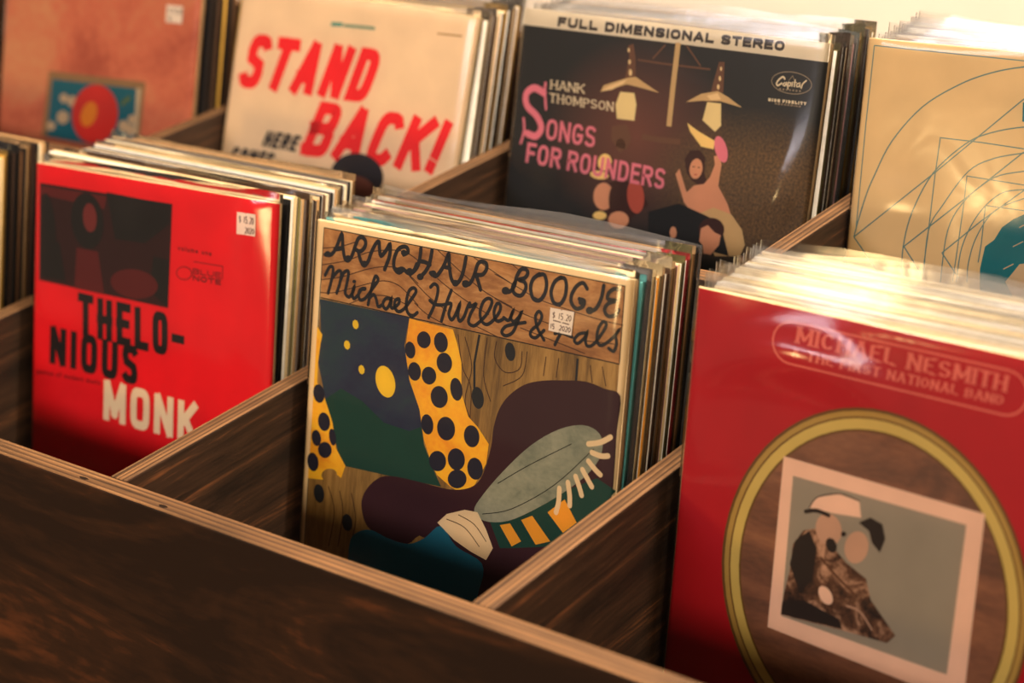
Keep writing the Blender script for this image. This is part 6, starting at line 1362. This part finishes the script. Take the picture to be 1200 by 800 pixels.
def bag_mesh(t, w, h, flap, mat, parent, seed, nx=9, nz=6, amp=0.0006, bump=None, gap=0.0011):
    """open-topped clear bag around a sleeve: front sheet, back sheet, side folds, loose flap above the card"""
    rnd = random.Random(seed)
    ph = [rnd.uniform(0, 6.28) for _ in range(6)]
    x0, x1 = -w/2 - 0.0016, w/2 + 0.0016
    v = []; f = []
    zs = [h * k / nz for k in range(nz + 1)] + [h + flap * 0.55, h + flap]
    zs[0] = 0.0003
    def wob(x, z, s):
        a = amp * (0.5 + 0.5 * math.sin(9 * x / w + ph[0 + s] + 5 * z) * math.sin(14 * z + ph[1 + s]))
        return a
    cols = []
    for side, s in ((0, 0), (1, 2)):
        for z in zs:
            over = max(0.0, (z - h) / max(flap, 1e-4))
            for i in range(nx + 1):
                u = i / nx; x = x0 + (x1 - x0) * u
                e = min(1.0, min(u, 1 - u) * nx / 1.2)
                y = (gap * e + wob(x, z, s) * e)
                if bump and side == 0: y += bump(u, 1 - z / W)
                zz = z + (over * flap * 0.35 * math.sin(7 * u + ph[4]) + over * rnd.uniform(-.0006, .0006))
                y_ = -y if side == 0 else t + y
                y_ += over * (-0.0006 if side == 0 else 0.0006) * math.sin(11 * u + ph[5])
                if i in (0, nx): y_ = t / 2 + (-1 if side == 0 else 1) * t * 0.35
                if over > 0: y_ = y_ * (1 - 0.35 * over) + 0.35 * over * t / 2
                v.append((x, y_, zz))
    r = nx + 1; L = len(zs); off = r * L
    for k in range(L - 1):
        for i in range(nx):
            a = k*r + i
            f.append((a, a+1, a+r+1, a+r)); f.append((off+a, off+a+r, off+a+r+1, off+a+1))
        f.append((k*r, (k+1)*r, off+(k+1)*r, off+k*r))
        f.append((k*r+nx, off+k*r+nx, off+(k+1)*r+nx, (k+1)*r+nx))
    return link('plastic_cover', v, f, [mat], None, parent, True)
INNER = flat('paper_inner_sleeve', rgb(206, 190, 160), 0.7, 0.2)
CARD_EDGE = flat('raw_card_edge', rgb(226, 196, 148), 0.7, 0.2)
FRONTS = {
 'arm':   (0.0325, 0.224, 0.1344, 0.2904, -0.0045, -0.0118),
 'monk':  (-0.3241, 0.223, 0.1346, 0.2878, 0.0081, -0.0183),
 'nes':   (0.3916, 0.2333, 0.138, 0.2473, -0.0127, 0.0084),
 'full':  (0.0257, 0.5209, 0.2295, 0.311, -0.0092, 0.0079),
 'stand': (-0.3415, 0.5255, 0.2224, 0.3778, -0.002, 0.0236),
 'beige': (0.368, 0.5248, 0.2328, 0.2744, 0.0028, -0.0053),
 'pink':  (-0.6852, 0.4961, 0.228, 0.3261, 0.0134, 0.0115),
}
def gauss(a, b): return math.exp(-(a / b) ** 2)
BUMPS = {
 'nes': lambda u, v: 0.009 * gauss(u - 0.28, 0.22) * gauss(v - 0.10 - 1.2 * (u - 0.28) ** 2, 0.06),
 'monk': lambda u, v: 0.006 * gauss(u - 0.90, 0.05) * gauss(v - 0.02, 0.30) + 0.004 * gauss(u - 0.47, 0.07) * gauss(v - 0.08, 0.05),
 'arm': lambda u, v: 0.004 * gauss(u - 0.72, 0.16) * gauss(v - 0.13, 0.07),
 'full': lambda u, v: 0.0060 * gauss(u - 0.90 + 0.25 * (v - 0.40), 0.046) * gauss(v - 0.40, 0.15),
 'beige': lambda u, v: 0.0028 * gauss(u - 0.11, 0.14) * gauss(v - 0.42, 0.09),
}
FRONT_TEXT = {
 'arm': 'record sleeve with cream border, wood-grain header in hand lettering and a yellow spotted band',
 'monk': 'bright red record sleeve with dark photo top left and black and cream block letters',
 'nes': 'dark red record sleeve with gold oval frame around a brown tilted snapshot',
 'full': 'dark record sleeve with pale top band, pink lettering and printed hanging lamps',
 'stand': 'cream record sleeve with big slanted red block letters',
 'beige': 'tan record sleeve with thin blue curves, straight lines and a teal patch',
 'pink': 'peach pink record sleeve with small framed picture of a red fruit on teal',
}
def price_sticker(parent, quad, marks, name='price_sticker', col=(244, 226, 204)):
    """small gun label: notched paper rectangle, slightly raised, with its printed figures"""
    a, b, c, d = quad
    mix = lambda p, q, t: (p[0]+(q[0]-p[0])*t, p[1]+(q[1]-p[1])*t)
    def at(x, y): return mix(mix(a, b, x), mix(d, c, x), y)
    P = Print()
    MATS.setdefault('print_sticker', flat('print_sticker', rgb(*col)))
    P.poly([at(0,0), at(.44,0), at(.47,.05), at(.5,0), at(1,0), at(1,1), at(.5,1), at(.47,.95), at(.44,1), at(0,1)], 'sticker', 0.00115)
    for n, (st, w) in enumerate(marks):
        P.ribbon([at(*p) for p in st], w, 'sticker_ink', 0.00122 + (n % 5) * 0.000005, False, False)
    PAL['sticker_ink'] = (120, 100, 92)
    return P.build(name, parent)
DIG = {'1': [[(.5,0),(.5,1)]], '5': [[(1,0),(0,0),(0,.45),(.8,.45),(1,.7),(.8,1),(0,1)]], '2': [[(0,.1),(.5,0),(1,.2),(.9,.45),(0,1),(1,1)]],
       '0': [[(.5,0),(0,.3),(0,.7),(.5,1),(1,.7),(1,.3),(.5,0)]], '$': [[(1,.1),(0,.2),(.1,.45),(.9,.55),(1,.8),(0,.9)],[(.5,-.1),(.5,1.1)]], '.': [[(.4,1),(.6,1)]], '8': [[(.5,0),(0,.25),(1,.75),(.5,1),(0,.75),(1,.25),(.5,0)]]}
def digits(s, x0, x1, y0, y1, w):
    out = []; cw = (x1 - x0) / len(s)
    for i, ch in enumerate(s):
        if ch == ' ': continue
        for st in DIG[ch]:
            out.append(([(x0 + cw*(i + .12 + .72*px), y0 + (y1-y0)*py) for px, py in st], w))
    return out
def front_record(key, group, t=0.0042):
    x, y, z, le, ya, ro = FRONTS[key]
    root = empty('record_sleeve', sleeve_matrix(x, y, z, le, ya, ro))
    tag(root, FRONT_TEXT[key], 'record', group)
    base = MATS.get('print_' + key + '_base') or ink(key + '_base')
    card_mesh('card_sleeve', t, W, W, base, CARD_EDGE, INNER, root)
    print_cover(key, root)
    bag_mesh(t, W, W, 0.006, CLEAR, root, key, 40, 40, 0.0005, BUMPS.get(key), 0.0022)
    return root
REC = {}
for key, grp in (('arm', 'records in the front middle bin'), ('monk', 'records in the front left bin'), ('nes', 'records in the front right bin'),
                 ('full', 'records in the back middle bin'), ('stand', 'records in the back left bin'), ('beige', 'records in the back right bin'), ('pink', 'records in the back far left bin')):
    REC[key] = front_record(key, grp, 0.0026 if key in ('monk', 'nes') else 0.0042)
price_sticker(REC['arm'], ((0.7712,0.1010),(0.8408,0.1000),(0.8381,0.1564),(0.7708,0.1559)),
    digits('$ 15.20', .12, .92, .17, .42, .0022) + [([(.16,.52),(.5,.54)], .003), ([(.55,.54),(.85,.56)], .003)] + digits('15', .05, .25, .68, .88, .0022) + digits('2020', .45, .95, .68, .88, .0022))
price_sticker(REC['monk'], ((0.8452,0.0413),(0.9150,0.0398),(0.9167,0.0985),(0.8467,0.1002)), digits('$ 15.20', .12, .92, .17, .45, .003) + digits('2020', .45, .95, .66, .9, .003))
price_sticker(REC['pink'], ((0.8399,0.0744),(0.9175,0.0731),(0.9181,0.1299),(0.8403,0.1316)), digits('$ 15.20', .12, .92, .2, .45, .003) + digits('15', .1, .35, .66, .9, .003))
# ------------------------------------------------------------------ the records behind each front cover
CARD = {'cream': (240,220,180), 'white': (246,238,222), 'teal': (96,170,166), 'grey': (120,108,100), 'orange': (214,140,44), 'tan': (190,148,98),
        'brown': (92,62,38), 'black': (22,19,18), 'red': (170,24,26), 'olive': (120,108,58), 'gold': (206,158,66), 'pink': (226,168,164), 'blue': (92,110,140), 'buff': (222,192,140), 'green': (60,84,60), 'dark brown': (50,34,24)}
ORD = ['first','second','third','fourth','fifth','sixth','seventh','eighth','ninth','tenth','eleventh','twelfth','thirteenth','fourteenth','fifteenth','sixteenth','seventeenth','eighteenth','nineteenth','twentieth','twenty-first','twenty-second','twenty-third','twenty-fourth','twenty-fifth','twenty-sixth']
def stack(key, pose, y_first, floor, cols, pitch, behind, group, seed, bagged=0.6, flap=0.007, milky=0.5, jx=0.0010, raise_=None):
    """sleeves standing one behind the other, leaning like the front one; pose = (x, lean, yaw)"""
    rnd = random.Random(seed)
    x, lean, yaw = pose
    y = y_first
    for n, spec in enumerate(cols):
        edge, front = (spec if isinstance(spec, tuple) else (spec, spec))
        t = pitch - 0.0013 - rnd.uniform(0, 0.0004)
        h = W + rnd.uniform(-0.0015, 0.0015) + (raise_ or {}).get(n, 0)
        yw = yaw * max(0, 1 - n / 8) + rnd.uniform(-.0012, .0012)
        le = lean
        # the sleeve's lower back edge stays on the bin floor
        Zv = Vector((0, math.sin(le), math.cos(le)))
        m = sleeve_matrix(x + rnd.uniform(-jx, jx), 0, 0, le, yw, 0)
        m.translation = Vector((x + W/2 + rnd.uniform(-jx, jx), y, floor + 0.0003 + t * math.sin(le)))
        root = empty('record_sleeve', m)
        label = '%s edged record sleeve, %s %s' % (edge, ORD[n], behind if behind.startswith('from') else 'one behind the ' + behind)
        tag(root, label, 'record', group)
        em = flat('card_' + edge.replace(' ', '_'), rgb(*CARD[edge]), 0.6, 0.3, 0.10, 90)
        fm = flat('card_' + front.replace(' ', '_'), rgb(*CARD[front]), 0.6, 0.3, 0.10, 90)
        card_mesh('card_sleeve', t, W, h, fm, em, INNER if n % 4 == 1 else em, root)
        if rnd.random() < bagged:
            bag_mesh(t, W, h, flap * rnd.uniform(0.6, 1.25), MILKY if rnd.random() < milky * 0.5 else CLEAR, root, (key, n).__repr__(), 10, 3, 0.00008, None, 0.0004)
        y += pitch / math.cos(le)
    return y
def behind_front(key, extra=0.0):
    x, y, z, le, ya, ro = FRONTS[key]
    m = sleeve_matrix(x, y, z, le, ya, ro)
    # first free place behind the front cover, measured at its base
    p = m @ Vector((0, 0.0042 + 0.0032 + abs(ro) * 0.0 + abs(ya) * W / 2, 0))
    return (x, le, ya), p.y + extra
p, y0 = behind_front('arm')
stack('arm', p, y0, FZ, [('teal','teal'),('grey','grey'),('brown','white'),('buff','cream'),('orange','white'),('buff','cream'),('tan','white'),('brown','white'),('buff','pink'),('tan','white'),('brown','grey'),('buff','pink'),('olive','white'),('red','white'),('olive','blue'),('tan','white'),('black','pink'),('dark brown','white')],
      0.0041, 'wood headed sleeve with yellow spotted band', 'records in the front middle bin', 11, 0.85, 0.007, 0.5, raise_={0: .004, 1: .003, 3: .004})
p, y0 = behind_front('monk')
stack('monk', p, y0, FZ, [('black','black'),('white','cream'),('buff','cream'),('olive','grey'),('tan','cream'),('brown','grey'),('buff','cream'),('dark brown','white'),('tan','grey'),('black','cream'),('brown','white'),('cream','cream'),('black','grey'),('tan','white'),('buff','cream'),('dark brown','grey'),('cream','white'),('black','grey'),('tan','cream')],
      0.0042, 'bright red sleeve with block letters', 'records in the front left bin', 12, 0.4, 0.006, 0.5, raise_={0: .006, 1: .010, 2: .009, 3: .008, 4: .006, 5: .004})
p, y0 = behind_front('nes')
stack('nes', p, y0, FZ, [('buff','white'),('cream','white'),'cream','white','white','cream','buff','white','white','cream','cream','grey','white','cream','white','white','cream','cream'],
      0.0043, 'dark red sleeve with gold oval', 'records in the front right bin', 13, 1.0, 0.011, 0.6)
p, y0 = behind_front('full')
stack('full', p, y0, BZ, [('olive','white'),('brown','white'),('dark brown','white'),('brown','cream'),('olive','white'),('tan','white'),('dark brown','pink'),('green','white'),('gold','white'),('olive','white'),('brown','white'),('dark brown','white'),('gold','white'),('buff','white')],
      0.0042, 'dark sleeve with pale top band', 'records in the back middle bin', 14, 0.8, 0.007, 0.5)
p, y0 = behind_front('stand')
stack('stand', p, y0, BZ, [('cream','white'),('tan','cream'),('brown','white'),('brown','white'),('tan','cream'),('dark brown','white'),('gold','cream'),('black','white'),('tan','white'),('brown','cream'),('gold','white'),('brown','cream')],
      0.0044, 'cream sleeve with slanted red letters', 'records in the back left bin', 15, 0.6, 0.007, 0.6)
p, y0 = behind_front('beige')
stack('beige', p, y0, BZ, ['white','cream','grey','white','blue','cream','grey','tan','white','grey','blue','cream','white','grey','cream','grey','white'],
      0.0046, 'tan sleeve with blue line drawing', 'records in the back right bin', 16, 1.0, 0.009, 0.6, jx=0.0004)
p, y0 = behind_front('pink')
stack('pink', p, y0, BZ, ['black','dark brown','black','brown','black','gold','dark brown','black','brown'],
      0.0044, 'peach pink sleeve with fruit picture', 'records in the back far left bin', 17, 0.3, 0.006, 0.5, jx=0.0004)
# far left bin: only the right ends of its sleeves are in the picture
stack('left', (-0.6945, 0.29, 0.0), 0.132, FZ, ['cream','buff','gold','black','dark brown','black','brown','black','tan','dark brown','black','cream','tan','dark brown'],
      0.0044, 'from the front left of the bright red sleeve', 'records in the front far left bin', 18, 0.3, 0.006, 0.5)
bpy.context.view_layer.update()
